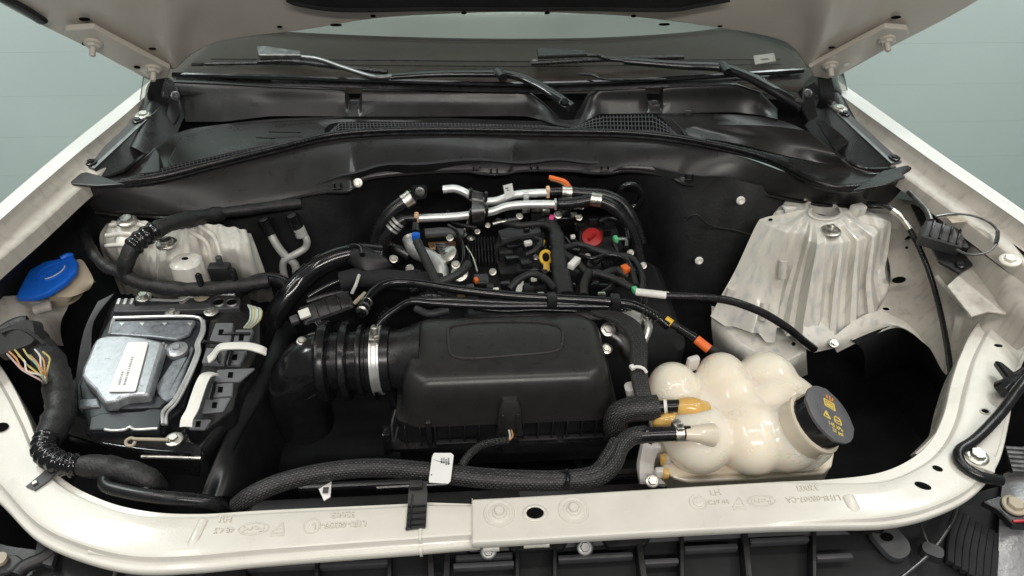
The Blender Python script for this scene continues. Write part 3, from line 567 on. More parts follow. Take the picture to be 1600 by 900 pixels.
G().box(Z(1262, 311, .055), (.018, .006, .005), .001).build('rim_clip', 'zinc', cf)

# side braces running from the hinges to the cowl ends
def brace(a, b, lab, side):
    t = thing('cowl_side_brace', a.lerp(b, .5), lab, 'brace'); d = (b-a); L = d.length; d.normalize(); sd = d.cross(UPV).normalized()
    if sd.x*side < 0: sd = -sd
    R = Matrix((d, sd, d.cross(sd))).transposed()
    if R.determinant() < 0: R = Matrix((d, -sd, d.cross(-sd))).transposed()
    c = a.lerp(b, .5)
    G().prism([a+UPV*.012, b+UPV*.008, b-sd*.048-UPV*.045, a-sd*.042-UPV*.050], sd*-.004+UPV*-.004).build('inner_face', 'plastic', t)
    G().prism([a+UPV*.014-sd*.002, b+UPV*.010-sd*.002, b+sd*.026+UPV*.009, a+sd*.026+UPV*.013], UPV*-.003, .001).build('top_flange', 'plastic_grey', t)
    G().prism([a+UPV*.015-sd*.004, b+UPV*.011-sd*.004, b+sd*.004+UPV*.011, a+sd*.004+UPV*.015], UPV*-.002).build('edge_strip', 'steel_dark', t)
    bolt(a+d*.035+UPV*.015+sd*.012, UPV, .010, 'zinc', t); bolt(a+d*.055+UPV*.015+sd*.012, UPV, .007, 'plastic_gloss', t); bolt(b-d*.014+UPV*.012+sd*.014, UPV, .007, 'plastic_gloss', t, 'push_clip')
    return t
brace(Z(250, 178, .130), Z(148, 270, .112), 'black brace with grey top flange at the left cowl corner', -1)
brace(Z(1287, 168, .130), Z(1392, 262, .112), 'black brace with grey top flange at the right cowl corner', 1)
for px, lab in (([(100, 276), (135, 268), (165, 277), (195, 287), (150, 290), (112, 287)], 'black cowl end flap below the left corner brace'), ([(1438, 250), (1420, 257), (1380, 266), (1340, 292), (1330, 298), (1385, 288), (1415, 276), (1410, 270)], 'black cowl end flap below the right corner brace')):
    tag(G().prism([Z(p[0], p[1], .122) for p in px], (0, 0, -.005), .002, 2).build('cowl_end_flap', 'plastic', None), lab, 'flap')

# ------------------------------------------------------------------ windshield, dashboard
ws = thing('windshield', (0, 1.02, .19), 'raked windshield glass between the wiper arms and raised hood', 'windshield')
def wpt(x, s): return Vector((x, .985+.055*(1-(x/.75)**2)+s*.86-.05, .182-.012*(x/.75)**2+s*.50))
G().patch([[wpt(x, s_) for x in np.linspace(-.78, .78, 9)] for s_ in (-.02, .25, .55, .9)], .005).build('glass', 'windshield_glass', ws)
ds = thing('dashboard', (0, 1.1, .1), 'dark grey dashboard top seen through the windshield glass', 'dashboard')
DB = [(250, 44), (330, 48), (400, 54), (520, 61), (660, 66), (800, 68), (940, 66), (1060, 59), (1140, 50), (1220, 42), (1290, 36)]
back = [Z(p[0], p[1], .165) for p in DB]; front = [Z(p[0], 118, .150) for p in DB]
G().patch([[q+Vector((0, .012, -.30)) for q in back], [q+Vector((0, .012, -.02)) for q in back], back, [a.lerp(b, .5)+Vector((0, 0, .004)) for a, b in zip(back, front)], front, [q+Vector((0, -.03, -.03)) for q in front]], .004, nv=40).build('dash_top', 'dash', ds)
pl = G().prism([Z(1177, 88, .168), Z(1209, 84, .168), Z(1212, 96, .168), Z(1180, 101, .168)], (0, 0, .002)).build('number_plate', 'label_white', ds)
g = G(); M = frame(Z(1195, 92.5, .1705), UPV, Z(1210, 91, .17)-Z(1180, 94, .17)); g.box((0, 0, 0), (.020, .008, .0006), M=M); g.build('print', 'steel_dark', pl)
for i in range(2): tube_obj('dash_seam', [Z(p[0], 96+i*8+abs(p[0]-800)*-.008, .163) for p in DB[1:-1]], .0015, 'plastic', ds, n=6)
for a, b in (((290, 104), (1040, 122)),):
    tube_obj('glass_trim', [Z(270, 117, .185), Z(420, 121, .185), Z(640, 128, .183), Z(800, 132, .183), Z(960, 128, .183), Z(1100, 120, .185), Z(1255, 110, .187)], .006, 'plastic_gloss', ws, n=8)
    G().patch([[Z(x, y_-2, .182) for x, y_ in ((270, 117), (420, 121), (640, 128), (800, 132), (960, 128), (1100, 120), (1255, 110))], [Z(x, y_+12, .169) for x, y_ in ((270, 117), (420, 121), (640, 128), (800, 132), (960, 128), (1100, 120), (1255, 110))]], .003).build('lower_trim', 'plastic', ws)

# ------------------------------------------------------------------ wipers
def wiper_arm(lab):
    return thing('wiper', (0, .98, .2), lab, 'wiper')
wl = wiper_arm('left wiper with arm pivoting in the dip of the cowl')
tube_obj('arm', [Z(893, 168, .185), Z(868, 150, .196), Z(835, 130, .204), (Z(800, 117, .208)), Z(740, 115, .208), Z(670, 116, .207), Z(610, 120, .206)], lambda t: .0135-.0045*t, 'plastic_gloss', wl, flat=.7)
tube_obj('arm_rod', [Z(612, 119, .208), Z(590, 121, .208), Z(540, 107, .212), Z(495, 92, .214), Z(470, 89, .214)], .0052, 'steel_dark', wl)
G().prism([Z(402, 78, .212), Z(408, 77, .212), Z(470, 86, .212), Z(471, 92, .212), Z(405, 92, .212)], (0, 0, .010), .002).build('blade_holder', 'steel_dark', wl)
tube_obj('blade', [Z(403, 97, .204), Z(450, 96, .206), Z(530, 105, .205), Z(605, 113, .204)], .0055, 'rubber', wl)
tube_obj('blade_spoiler', [Z(300, 101, .198), Z(345, 100, .200), Z(403, 99, .202)], .0035, 'rubber', wl)
bolt(Z(882, 161, .193), (0, -.5, 1), .009, 'plastic_gloss', wl, 'pivot_nut', 1.3)
tube_obj('arm_joint', [Z(778, 112, .214), Z(786, 122, .214)], .010, 'plastic_gloss', wl)
wr = wiper_arm('right wiper reaching across from the right cowl corner')
tube_obj('arm', [Z(1252, 168, .175), Z(1215, 145, .190), Z(1170, 120, .204), Z(1130, 106, .210), Z(1060, 102, .212), Z(975, 95, .213)], lambda t: .0145-.004*t, 'plastic_gloss', wr, flat=.75)
tube_obj('arm_rod', [Z(978, 95, .213), Z(950, 92, .215), Z(935, 87, .216), Z(915, 86, .216)], .0045, 'plastic_gloss', wr)
G().prism([Z(838, 82, .214), Z(844, 80, .214), Z(915, 83, .214), Z(916, 90, .214), Z(840, 93, .214)], (0, 0, .008), .002).build('blade_holder', 'plastic_gloss', wr)
tube_obj('blade', [Z(830, 99, .206), Z(900, 95, .208), Z(970, 92, .208), Z(1068, 89, .208)], .0055, 'rubber', wr)
G().box(Z(836, 97, .208), (.012, .010, .012), .002).build('blade_clip', 'steel_dark', wr)
tube_obj('blade_tail', [Z(905, 116, .198), Z(925, 117, .2), Z(940, 123, .2), Z(1040, 124, .198)], .003, 'rubber', wr)
bolt(Z(1247, 160, .183), (0, -.5, 1), .009, 'steel_dark', wr, 'pivot_nut', 1.3)
tube_obj('arm_joint', [Z(1128, 101, .218), Z(1137, 113, .214)], .009, 'plastic_gloss', wr)

# ------------------------------------------------------------------ hood, hinged at its rear corners and held open
hd = thing('hood', (0, .92, .2), 'raised beige hood seen from below', 'hood')
R0 = [(238, 128), (258, 114), (282, 97), (345, 64), (480, 46), (590, 30), (700, 25), (800, 23), (900, 25), (1000, 30), (1130, 46), (1222, 64), (1256, 97), (1276, 113), (1298, 124)]
r0 = [H(*p) for p in R0]; n_ = len(R0)
slope = Vector((0, -1, 1.32)).normalized()
xl, xr = H(-40, -22), H(1560, -22)
rt_ = [Vector((xl.x+(xr.x-xl.x)*i/(n_-1), xl.y+(xr.y-xl.y)*i/(n_-1), xl.z+(xr.z-xl.z)*i/(n_-1))) for i in range(n_)]
rf = [Vector((p.x*1.02, p.y, p.z))+slope*.62 for p in rt_]
def hdd(U, V): return -.006*np.exp(-((V-.0)/.02)**2)+.010*np.exp(-((U-.13-.1*V)/.02)**2)*(V < .5)+.010*np.exp(-((U-.87+.1*V)/.02)**2)*(V < .5)+.004*np.sin(U*9)
G().patch([r0, [a.lerp(b, .35) for a, b in zip(r0, rt_)], rt_, [a.lerp(b, .5) for a, b in zip(rt_, rf)], rf], .014, nu=150, nv=80, disp=hdd).build('inner_panel', 'paint_hood', hd)
PADX = [(446, -3), (470, 5), (540, 13), (690, 11), (800, 12), (900, 11), (1040, 13), (1090, 6), (1140, -3)]
pa = [H(*p, .012) for p in PADX]; pb = [p+slope*.50 for p in pa]
G().patch([pa, [a.lerp(b, .1)-Vector((0, .002, .002)) for a, b in zip(pa, pb)], pb], .008, nu=50, nv=14).build('insulation_pad', 'insul', hd)
lat = [(65, 32), (30, 10), (-20, -14), (-60, -36)]
tube_obj('edge_seal', [H(p[0], p[1], .004) for p in lat], .016, 'rubber', hd, flat=.5)
for (px, py, rx, ry) in ((132, 33, .010, .005), (238, 79, .007, .003), (270, 1, .010, .004), (525, 42, .011, .004), (1038, 41, .011, .004), (1282, 2, .010, .004), (1300, 77, .007, .003), (1400, 30, .010, .005), (437, 45, .005, .003), (583, 28, .005, .004), (725, 23, .005, .004), (855, 23, .005, .004), (990, 28, .005, .004), (1125, 44, .005, .003)):
    hole(H(px, py-3, .0085), HN, rx, ry, hd)
for pts, bl, hl, matn in (([(98, 54), (102, 47), (145, 44), (175, 60), (266, 108), (262, 122), (240, 126), (150, 82)], ((146, 72), (240, 112)), ((133, 69), (214, 105)), 'void'),
                          ([(1422, 54), (1418, 46), (1384, 43), (1355, 58), (1264, 106), (1270, 120), (1294, 124), (1380, 80)], ((1385, 66), (1297, 106)), ((1395, 65), (1322, 101)), 'label_white')):
    hb = G().prism([H(p[0], p[1], .022) for p in pts], Vector(HN)*-.012, .003, 2).build('hinge_leaf', 'paint_hood', hd)
    for p in bl:
        q = H(p[0], p[1]-4, .023); bolt(q, HN, .012, 'paint_hood', hb, 'hinge_bolt', 1.4, .6); G().lathe([(.0055, 0), (.0055, .024), (.004, .026)], frame(q, HN), 10).build('stud', 'paint_hood', hb)
    for p in hl: hole(H(p[0], p[1], .024), HN, .006, .005, hb, mat=matn)
for sg, a, b, c, lab in ((-1, (246, 122), (240, 150), (252, 172), 'left'), (1, (1284, 122), (1292, 150), (1284, 168), 'right')):
    hg = hd
    G().patch([[H(a[0]-6, a[1]-8, .01), H(a[0]+14, a[1]-6, .01)], [Z(b[0]-10, b[1], .165), Z(b[0]+12, b[1], .165)], [Z(c[0]-9, c[1], .13), Z(c[0]+10, c[1]+4, .13)]], .005, nu=6, nv=20).build('hinge_arm', 'plastic', hg)
    G().patch([[Z(b[0]-sg*18, b[1]-22, .18), Z(b[0]-sg*34, b[1]-14, .18)], [Z(c[0]-sg*12, c[1]-12, .15), Z(c[0]-sg*28, c[1], .145)], [Z(c[0]-sg*6, c[1]+14, .125), Z(c[0]-sg*20, c[1]+22, .12)]], .005, nu=6, nv=20).build('hinge_body', 'plastic_soft', hg)
    bolt(Z(c[0]-sg*22, c[1]-22, .17), (-sg*.7, -.7, .3), .006, 'steel_dark', hg)
# ------------------------------------------------------------------ front support frame: two painted rails joined at the middle
fs_ = thing('front_support_frame', (0, 0, -.06), 'cream painted radiator support frame across the front of the bay', 'support frame')
LS = [((-70, 470), (-160, 600)), ((4, 575), (-85, 690)), ((38, 640), (-40, 745)), ((60, 695), (0, 785)), ((95, 742), (52, 836)), ((160, 776), (122, 868)), ((230, 793), (205, 886)), ((310, 797), (300, 884)), ((420, 791), (415, 873)), ((640, 781), (640, 856)), ((660, 779), (660, 854)), ((750, 782), (750, 846))]
RS = [((739, 779), (739, 849)), ((850, 773), (850, 843)), ((1000, 764), (1000, 834)), ((1200, 752), (1200, 824)), ((1300, 745), (1305, 820)), ((1375, 733), (1395, 815)), ((1425, 712), (1465, 799)), ((1458, 682), (1526, 768)), ((1478, 640), (1565, 718)), ((1490, 590), (1582, 652)), ((1508, 540), (1592, 592)), ((1545, 478), (1616, 535)), ((1590, 432), (1660, 470))]
def rail(name, ST, prof, zoff, disp=None, nu=160):
    ins = [Z(*a, zoff) for a, b in ST]; out = [Z(*b, zoff) for a, b in ST]
    rows = [[a.lerp(b, t)+Vector((0, 0, z)) for a, b in zip(ins, out)] for t, z in prof]
    g = G(); g.patch(rows, .0025, nu=nu, nv=(len(prof)-1)*3+1, smv=False, disp=disp); return g.build(name, 'paint_bar', fs_)
PL_ = [(.0, -.075), (.0, -.010), (.012, -.008), (.11, -.008), (.15, -.0005), (.17, 0), (.78, 0), (.82, -.001), (.86, -.008), (.90, -.010), (.97, -.011), (.99, -.013), (1.0, -.017), (.985, -.022)]
PR_ = [(.0, -.075), (.0, -.010), (.012, -.008), (.20, -.008), (.25, -.001), (.27, 0), (.86, 0), (.90, -.001), (.93, -.007), (.98, -.008), (.995, -.010), (1.0, -.014), (.985, -.020)]
PC_ = [(.0, -.060), (.0, -.003), (.02, -.0005), (.05, 0), (.94, 0), (.975, -.001), (.995, -.004), (1.0, -.008), (.985, -.014)]
rail('left_rail', LS, PL_, 0, nu=200)
# the right rail: flat at the joint, stepped round the corner
insr = [Z(*a, .004) for a, b in RS]; outr = [Z(*b, .004) for a, b in RS]; m_ = 14
pr1 = PC_[:1]+[(.0, -.003), (.012, -.0015), (.03, -.0005), (.05, 0), (.08, 0), (.86, 0), (.90, 0), (.94, -.0002), (.975, -.001), (.99, -.003), (1.0, -.008), (.985, -.014)]
rows = []
for (t0, z0), (t1, z1) in zip(pr1, PR_):
    row = []
    for i, (a, b) in enumerate(zip(insr, outr)):
        k_ = min(1, max(0, (i-3.2)/1.6)); row.append(a.lerp(b, t0*(1-k_)+t1*k_)+Vector((0, 0, z0*(1-k_)+z1*k_)))
    rows.append(row)
rr_ = G().patch(rows, .0025, nu=220, nv=(len(rows)-1)*3+1, smv=False).build('right_rail', 'paint_bar', fs_)
# end face of the overlapping rail
G().patch([[Z(738.5, 779, .0035), Z(738.5, 850, .0035)], [Z(738.5, 779, .0035)+Vector((0, 0, -.008)), Z(738.5, 850, .0035)+Vector((0, 0, -.008))]], .001, nu=4, nv=3).build('joint_edge', 'paint_bar', fs_)
ZB = .0045
for px, py in ((780, 802), (896, 797)):
    p = Z(px, py, ZB); G().lathe([(.0215, -.0006), (.0205, .0012), (.0185, .0014), (.0175, .0004), (.0150, .0004), (.0140, .0016), (.0125, .002), (.009, .0022)], frame(p, UPV), 32).build('bolt_seat', 'paint_bar', fs_)
    bolt(p+UPV*.002, UPV, .0072, 'paint_bar', fs_, washer=1.35, h=.75)
hole(Z(836, 802, ZB), UPV, .0115, .0085, fs_, rim='paint_bar')
bolt(Z(1091, 784, ZB), UPV, .004, 'paint_bar', fs_, 'stamp_rivet', 1.9, .3)
# transverse beads pressed into the rails
for a, b, c_, zb in (((318, 812), (290, 868), .006, .001), ((1325, 775), (1342, 805), .008, .005)):
    tube_obj('pressed_bead', [Z(*a, zb), Z((a[0]+b[0])/2, (a[1]+b[1])/2, zb), Z(*b, zb-.006)], c_, 'paint_bar', fs_, flat=.35)
tube_obj('pressed_bead', [Z(140, 862, -.010), Z(205, 873, -.010), Z(270, 872, -.010)], .004, 'paint_bar', fs_)
# holes and bolt on the right corner
zc = .0045
for px, py, rx, ry, ang in ((1465, 732, .007, .0045, -.5), (1442, 759, .011, .0055, -.45), (1539, 643, .0055, .004, 0), (1575, 493, .007, .003, -.2), (1560, 540, .007, .003, -.2)):
    hole(Z(px, py, zc), UPV, rx, ry, fs_, x=(math.cos(ang), math.sin(ang), 0), rim='paint_bar' if px == 1539 else None)
hole(Z(0, 668, .002), UPV, .012, .009, fs_)
# fastener plate
G().box(Z(1528, 716, .008), (.045, .036, .004), .002, rz=-.55).build('fastener_plate', 'paint_bar', fs_)
bolt(Z(1526, 713, .011), UPV, .011, 'zinc', fs_, washer=1.5, h=.7)
# inner lip down into the bay on the right
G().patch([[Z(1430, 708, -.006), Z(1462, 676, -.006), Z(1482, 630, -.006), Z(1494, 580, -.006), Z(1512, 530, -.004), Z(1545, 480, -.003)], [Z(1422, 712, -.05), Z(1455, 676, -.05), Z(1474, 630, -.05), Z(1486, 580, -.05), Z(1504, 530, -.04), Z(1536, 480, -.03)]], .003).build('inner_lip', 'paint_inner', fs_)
# stamped characters, read from the driver's side
def stamp(txt, px, py, size, flip=True, zz=.0008, tilt=0.):
    p = Z(px, py, zz); x = Z(px+20, py-1.0, zz)-p; x.normalize()
    M = frame(p, UPV, -x if flip else x) @ Matrix.Rotation(tilt, 4, 'Z')
    return G().text(txt, M, size, .0016).build('stamped_text', 'paint_bar', fs_)
stamp('32003', 536, 804, .013); stamp('L1JD-68359-11', 531, 820, .0115); stamp('RH', 352, 812, .013, False); stamp('48.4.5', 350, 828, .011)
stamp('LH', 1118, 770, .013, False, ZB); stamp('C19 04', 1123, 785, .010, False, ZB); stamp('32003', 1262, 762, .013, True, ZB); stamp('L1HS-8B307-CA', 1271, 779, .0115, True, ZB)
def oval(px, py, zz, flip):
    p = Z(px, py, zz); x = (Z(px+20, py-1, zz)-p).normalized(); M = frame(p, UPV, -x if flip else x); g = G()
    g.tube([M @ Vector((.0195*math.cos(a), .0085*math.sin(a), 0)) for a in np.linspace(0, 2*math.pi, 24, endpoint=False)], .0011, n=6, step=.002, closed=True)
    g.text('Ford', M @ Matrix.Shear('XZ', 4, (0, 0)) @ Matrix.Diagonal((1.25, 1, 1, 1)), .0125, .0009); g.build('stamped_emblem', 'paint_bar', fs_)
oval(396, 826, .0006, True); oval(1190, 783, ZB-.0002, True)
def circ(px, py, zz, r):
    p = Z(px, py, zz); g = G(); g.tube([p+Vector((r*math.cos(a), r*math.sin(a), 0)) for a in np.linspace(0, 2*math.pi, 20, endpoint=False)], .001, n=6, step=.002, closed=True)
    g.tube([p+Vector((-r*.4, -r*.3, 0)), p+Vector((r*.1, r*.4, 0)), p+Vector((r*.4, -r*.2, 0))], .0012, n=6); g.build('stamped_mark', 'paint_bar', fs_)
circ(487, 822, .0006, .0105); circ(1091, 785, ZB, .0115)
def tri(px, py, zz, s_):
    p = Z(px, py, zz); g = G(); q = [p+Vector((-s_, -s_*.7, 0)), p+Vector((s_*.9, -s_*.7, 0)), p+Vector((s_*.5, s_, 0))]
    for i in range(3): g.tube([q[i], q[(i+1) % 3]], .0009, n=6)
    g.tube([p+Vector((-s_*.3, -s_*.2, 0)), p+Vector((s_*.4, -s_*.1, 0))], .0009, n=6); g.tube([p+Vector((-s_, -s_*1.1, 0)), p+Vector((s_, -s_*1.1, 0))], .0009, n=6); g.build('stamped_mark', 'paint_bar', fs_)
tri(435, 826, .0006, .009); tri(1153, 786, ZB, .009)
# harness clip strapped over the bar
hc = thing('bar_clip', Z(655, 800, 0), 'black plastic clip strapped over the cream bar left of its joint', 'clip')
G().patch([[Z(640, 754, .012), Z(666, 752, .012)], [Z(638, 772, .009), Z(668, 770, .009)], [Z(637, 790, .004), Z(667, 788, .004)], [Z(634, 828, .004), Z(665, 824, .004)], [Z(633, 831, -.006), Z(664, 828, -.006)]], .003, nu=10, nv=30, smv=False).build('strap', 'plastic_soft', hc)
for y_ in (790, 800, 810, 819): tube_obj('ridge', [Z(637, y_+2, .0055), Z(665, y_, .0055)], .0012, 'plastic_gloss', hc, n=6)
G().box(Z(650, 758, .014), (.018, .012, .010), .002).build('head', 'plastic_soft', hc)
tube_obj('edge_bead', [Z(645, 773, .009), Z(642, 800, .006), Z(640, 826, .006)], .0012, 'plastic_gloss', hc, n=6)

# ------------------------------------------------------------------ grille air guide below the bar
gg = thing('grille_air_guide', (0, -.12, -.12), 'black ribbed plastic air guide below the cream bar', 'air guide')
G().patch([[Z(330, 866, -.07), Z(560, 852, -.07), Z(800, 838, -.07), Z(1100, 822, -.07), Z(1390, 812, -.07)], [Z(300, 960, -.08), Z(560, 950, -.08), Z(800, 940, -.08), Z(1100, 930, -.08), Z(1440, 915, -.08)]], .004).build('guide_panel', 'dark_under', gg)
G().patch([[Z(325, 872, -.05), Z(560, 860, -.05), Z(800, 848, -.05), Z(1100, 832, -.05), Z(1390, 822, -.05)], [Z(325, 882, -.058), Z(560, 869, -.058), Z(800, 860, -.058), Z(1100, 843, -.058), Z(1390, 833, -.058)]], .006).build('top_rail', 'plastic_grey', gg)
for px, tl in ((385, 0), (497, 0), (610, 0), (672, 3), (700, -2), (808, 0), (866, 0), (995, 8), (1063, 0), (1160, 6), (1268, 0)):
    a = Z(px, 872-(px-400)*.045, -.062); b = Z(px+tl*2, 960, -.06)
    G().box(a.lerp(b, .5), ((.005 if tl == 0 else .008), (a-b).length, .03), .001, R=frame(a.lerp(b, .5), UPV, Vector(((a-b).y, -(a-b).x, 0))).to_3x3()).build('rib', 'plastic_soft', gg)
for x0, x1, y_ in ((392, 490, 886), (505, 605, 883), (712, 800, 885), (875, 985, 872), (1000, 1058, 880), (1070, 1150, 858), (1172, 1262, 846), (1275, 1330, 872), (715, 798, 872)):
    G().box(Z((x0+x1)/2, y_, -.056), ((x1-x0)/1060, .008, .012), .002).build('step', 'plastic_grey', gg)
for px, py in ((763, 861), (914, 855)): bolt(Z(px, py, -.045), (0, -.6, 1), .007, 'steel_dark', gg)
for x0, x1 in ((790, 890), (940, 1020), (650, 740)):
    ym = 850-(x0-700)*.042; G().prism([Z(x0, ym-3, -.042), Z(x1, ym-7, -.042), Z(x1-10, ym+10, -.046), Z(x0+10, ym+14, -.046)], (0, 0, -.012), .002).build('bracket', 'plastic', gg)
for x0, x1, y0 in ((755, 780, 857), (818, 858, 851)): G().tube(ZZ([(x0, y0+1), ((x0+x1)/2, y0-.5), (x1, y0-1)], -.022), .0045).build('latch_tab', 'paint_bar', gg)

# right lower corner: ridged foam, headlamp, rod, bracket
fm = thing('foam_seal', Z(1500, 850, -.11), 'ridged black foam pad below the right end of the cream frame', 'foam pad')
G().patch([[Z(1380, 830, -.09), Z(1450, 812, -.09), Z(1515, 775, -.09), Z(1560, 760, -.09)], [Z(1420, 880, -.10), Z(1480, 860, -.10), Z(1540, 820, -.10), Z(1565, 815, -.10)], [Z(1440, 960, -.12), Z(1500, 950, -.12), Z(1545, 920, -.12), Z(1565, 910, -.12)]], .01).build('pad_body', 'foam', fm)
for i in range(7): tube_obj('ridge', [Z(1500+i*9.5, 800+i*6, -.085), Z(1487+i*11, 840+i*7, -.088), Z(1484+i*11, 880+i*7, -.09)], .0055, 'foam', fm, n=8)
hl = thing('headlamp', Z(1590, 820, -.1), 'silvery textured headlamp housing at the lower right edge', 'headlamp')
G().patch([[Z(1568, 740, -.08), Z(1600, 730, -.075), Z(1680, 720, -.075)], [Z(1562, 800, -.075), Z(1600, 795, -.065), Z(1680, 790, -.07)], [Z(1560, 870, -.085), Z(1600, 860, -.08), Z(1680, 850, -.08)], [Z(1556, 960, -.12), Z(1600, 960, -.11), Z(1680, 960, -.11)]], .006).build('lamp_face', 'headlamp', hl)
for i in range(6): tube_obj('lamp_ridge', [Z(1570+i*2, 700+i*7, -.06), Z(1600+i*3, 702+i*7, -.06), Z(1660, 700+i*7, -.06)], .004, 'steel_dark', hl, n=8)
G().prism([Z(1536, 782, -.045), Z(1560, 774, -.045), Z(1612, 790, -.045), Z(1620, 822, -.045), Z(1585, 820, -.045), Z(1560, 795, -.045)], (0, 0, -.014), .002).build('mount_bracket', 'plastic', hl)
bolt(Z(1584, 790, -.043), UPV, .012, 'beige_plastic', hl, washer=1.4); G().box(Z(1598, 814, -.042), (.03, .004, .004), .001).build('reflector_strip', 'red', hl)
hl2 = thing('headlamp_edge', Z(10, 870, -.1), 'dark headlamp bracket at the lower left edge below the frame', 'headlamp')
G().patch([[Z(-60, 820, -.09), Z(0, 850, -.09), Z(70, 862, -.09), Z(90, 880, -.09)], [Z(-60, 960, -.10), Z(0, 960, -.10), Z(50, 960, -.10), Z(80, 960, -.10)]], .006).build('housing', 'plastic', hl2)
G().prism([Z(0, 866, -.08), Z(26, 866, -.08), Z(36, 874, -.08), Z(14, 892, -.08), Z(-6, 896, -.08)], (0, 0, -.01), .002).build('bracket', 'plastic_grey', hl2)
G().lathe([(.010, 0), (.010, .006), (.006, .006)], frame(Z(1, 876, -.076), UPV), 18).build('bush', 'beige_plastic', hl2)
tube_obj('arm', ZZ([(26, 900), (40, 885), (70, 872), (90, 855)], -.075), .010, 'plastic_soft', hl2)
gl = thing('lower_shroud', Z(180, 900, -.12), 'black shroud below the left curve of the cream frame', 'shroud')
G().patch([[Z(60, 836, -.085), Z(130, 872, -.085), Z(220, 888, -.085), Z(345, 868, -.085)], [Z(40, 960, -.10), Z(130, 970, -.10), Z(220, 970, -.10), Z(345, 960, -.10)]], .006).build('shroud_panel', 'plastic', gl)
G().prism([Z(72, 868, -.07), Z(86, 866, -.07), Z(80, 884, -.07), Z(66, 880, -.07)], (0, 0, -.01)).build('tab', 'plastic_grey', gl)
G().box(Z(217, 893, -.075), (.028, .03, .012), .003).build('clip_block', 'plastic_grey', gl)
tube_obj('rod', ZZ([(182, 886), (178, 905)], -.072), .003, 'zinc', gl)
G().prism([Z(268, 884, -.055), Z(325, 876, -.055), Z(330, 886, -.058), Z(300, 900, -.06), Z(262, 900, -.06)], (0, 0, -.012), .002).build('hook_bracket', 'plastic_grey', gl)
for i in range(4): G().lathe([(.013-.001*i, 0), (.013-.001*i, .004)], frame(Z(290, 896+i*5, -.05-.004*i), UPV), 16).build('spring_coil', 'steel_dark', gl)
# prop rod and its holder on the right
pr = thing('hood_prop_rod', Z(1530, 690, .03), 'bent black hood prop rod lying over the right end of the frame', 'prop rod')
tube_obj('rod', [Z(1640, 560, .06), Z(1600, 598, .05), Z(1560, 650, .03), Z(1520, 690, .018), Z(1500, 703, .014), Z(1497, 714, .012), Z(1505, 728, .010), Z(1530, 744, .008), Z(1565, 751, .004)], .008, 'rubber', pr)
G().rr([(-.028, .028, -.016, .016, .012, 0), (-.024, .024, -.013, .013, .010, .014)], frame(Z(1580, 604, .02), (0, -.3, 1), (1, .3, 0))).build('holder', 'plastic_gloss', pr)
G().prism([Z(1555, 562, .03), Z(1566, 565, .03), Z(1585, 580, .03), Z(1615, 560, .05), Z(1615, 590, .04), Z(1580, 596, .03)], (0, 0, -.012), .003, 2).build('holder_hook', 'plastic_gloss', pr)
cb = thing('latch_cable', Z(1460, 850, -.09), 'thin grey release cable with black joint hanging below the right rail', 'cable')
tube_obj('cable', ZZ([(1497, 780, -.06), (1490, 810, -.06), (1475, 835, -.06), (1455, 862, -.06), (1430, 885, -.06), (1405, 905, -.06)], 0), .0028, 'steel_dark', cb)
tube_obj('cable_branch', ZZ([(1435, 812, -.06), (1442, 830, -.06), (1450, 850, -.06)], 0), .0022, 'steel_dark', cb)
G().rr([(-.016, .016, -.012, .012, .009, 0), (-.014, .014, -.010, .010, .008, .012)], frame(Z(1453, 866, -.066), UPV, (1, -.6, 0))).build('joint', 'plastic_soft', cb)
bk_ = thing('latch_bracket', Z(1385, 840, -.09), 'black eyelet bracket below the transverse bead of the right rail', 'bracket')
G().rr([(-.022, .022, -.030, .030, .020, 0), (-.020, .020, -.028, .028, .018, .008)], frame(Z(1388, 845, -.062), (0, -.2, 1), (1, .5, 0))).build('eyelet', 'plastic_grey', bk_)
hole(Z(1386, 839, -.052), (0, -.2, 1), .009, .006, bk_)
for i in range(3): G().lathe([(.012, 0), (.013, .003), (.012, .006)], frame(Z(1335+i*16, 826-i*2, -.05), UPV), 16).build('coil', 'plastic_gloss', bk_)
# ------------------------------------------------------------------ washer filler with blue cap
wf = thing('washer_filler', Z(80, 450, -.05), 'blue washer fluid cap on a beige filler neck at the far left', 'washer cap')
cpt = [(24, 464), (34, 442), (46, 421), (70, 408), (98, 402), (112, 397), (121, 408), (119, 422), (104, 438), (76, 456), (52, 464)]
cap = G().prism([Z(p[0], p[1], .012) for p in cpt], (0, 0, -.012), .003, 2).build('cap', 'blue', wf)
c = Z(82, 424, .0125); M = frame(c, UPV, Z(110, 405, .0125)-Z(50, 445, .0125)); g = G()
g.tube([M @ Vector((.030*math.cos(a), .021*math.sin(a), 0)) for a in np.linspace(0, 2*math.pi, 26, endpoint=False)], .0011, n=6, step=.003, closed=True); g.build('rim_ring', 'blue', cap)
g = G(); g.tube([M @ Vector((.024*math.cos(a), .015*math.sin(a), .0004)) for a in np.linspace(3.6, 5.8, 10)], .0011, n=6); g.build('raised_arc', 'wire_w', cap)
g = G()
for i in range(-2, 3): g.tube([M @ Vector((i*.006, .002, 0)), M @ Vector((i*.010, .012-.002*abs(i), 0))], .0009, n=6)
g.tube([M @ Vector((-.014, -.002, 0)), M @ Vector((-.008, .004, 0)), M @ Vector((.008, .004, 0)), M @ Vector((.014, -.002, 0))], .0009, n=6); g.build('washer_symbol', 'blue', cap)
tube_obj('hinge_tab', [Z(96, 404, .014), Z(106, 399, .016), Z(112, 399, .012)], .005, 'blue', cap)
G().patch([[Z(100, 415, -.002), Z(125, 405, -.002), Z(138, 420, -.008)], [Z(90, 440, -.006), Z(120, 430, -.006), Z(146, 438, -.014)], [Z(75, 462, -.008), Z(110, 464, -.014), Z(140, 452, -.03)]], .012).build('neck', 'beige_plastic', wf)
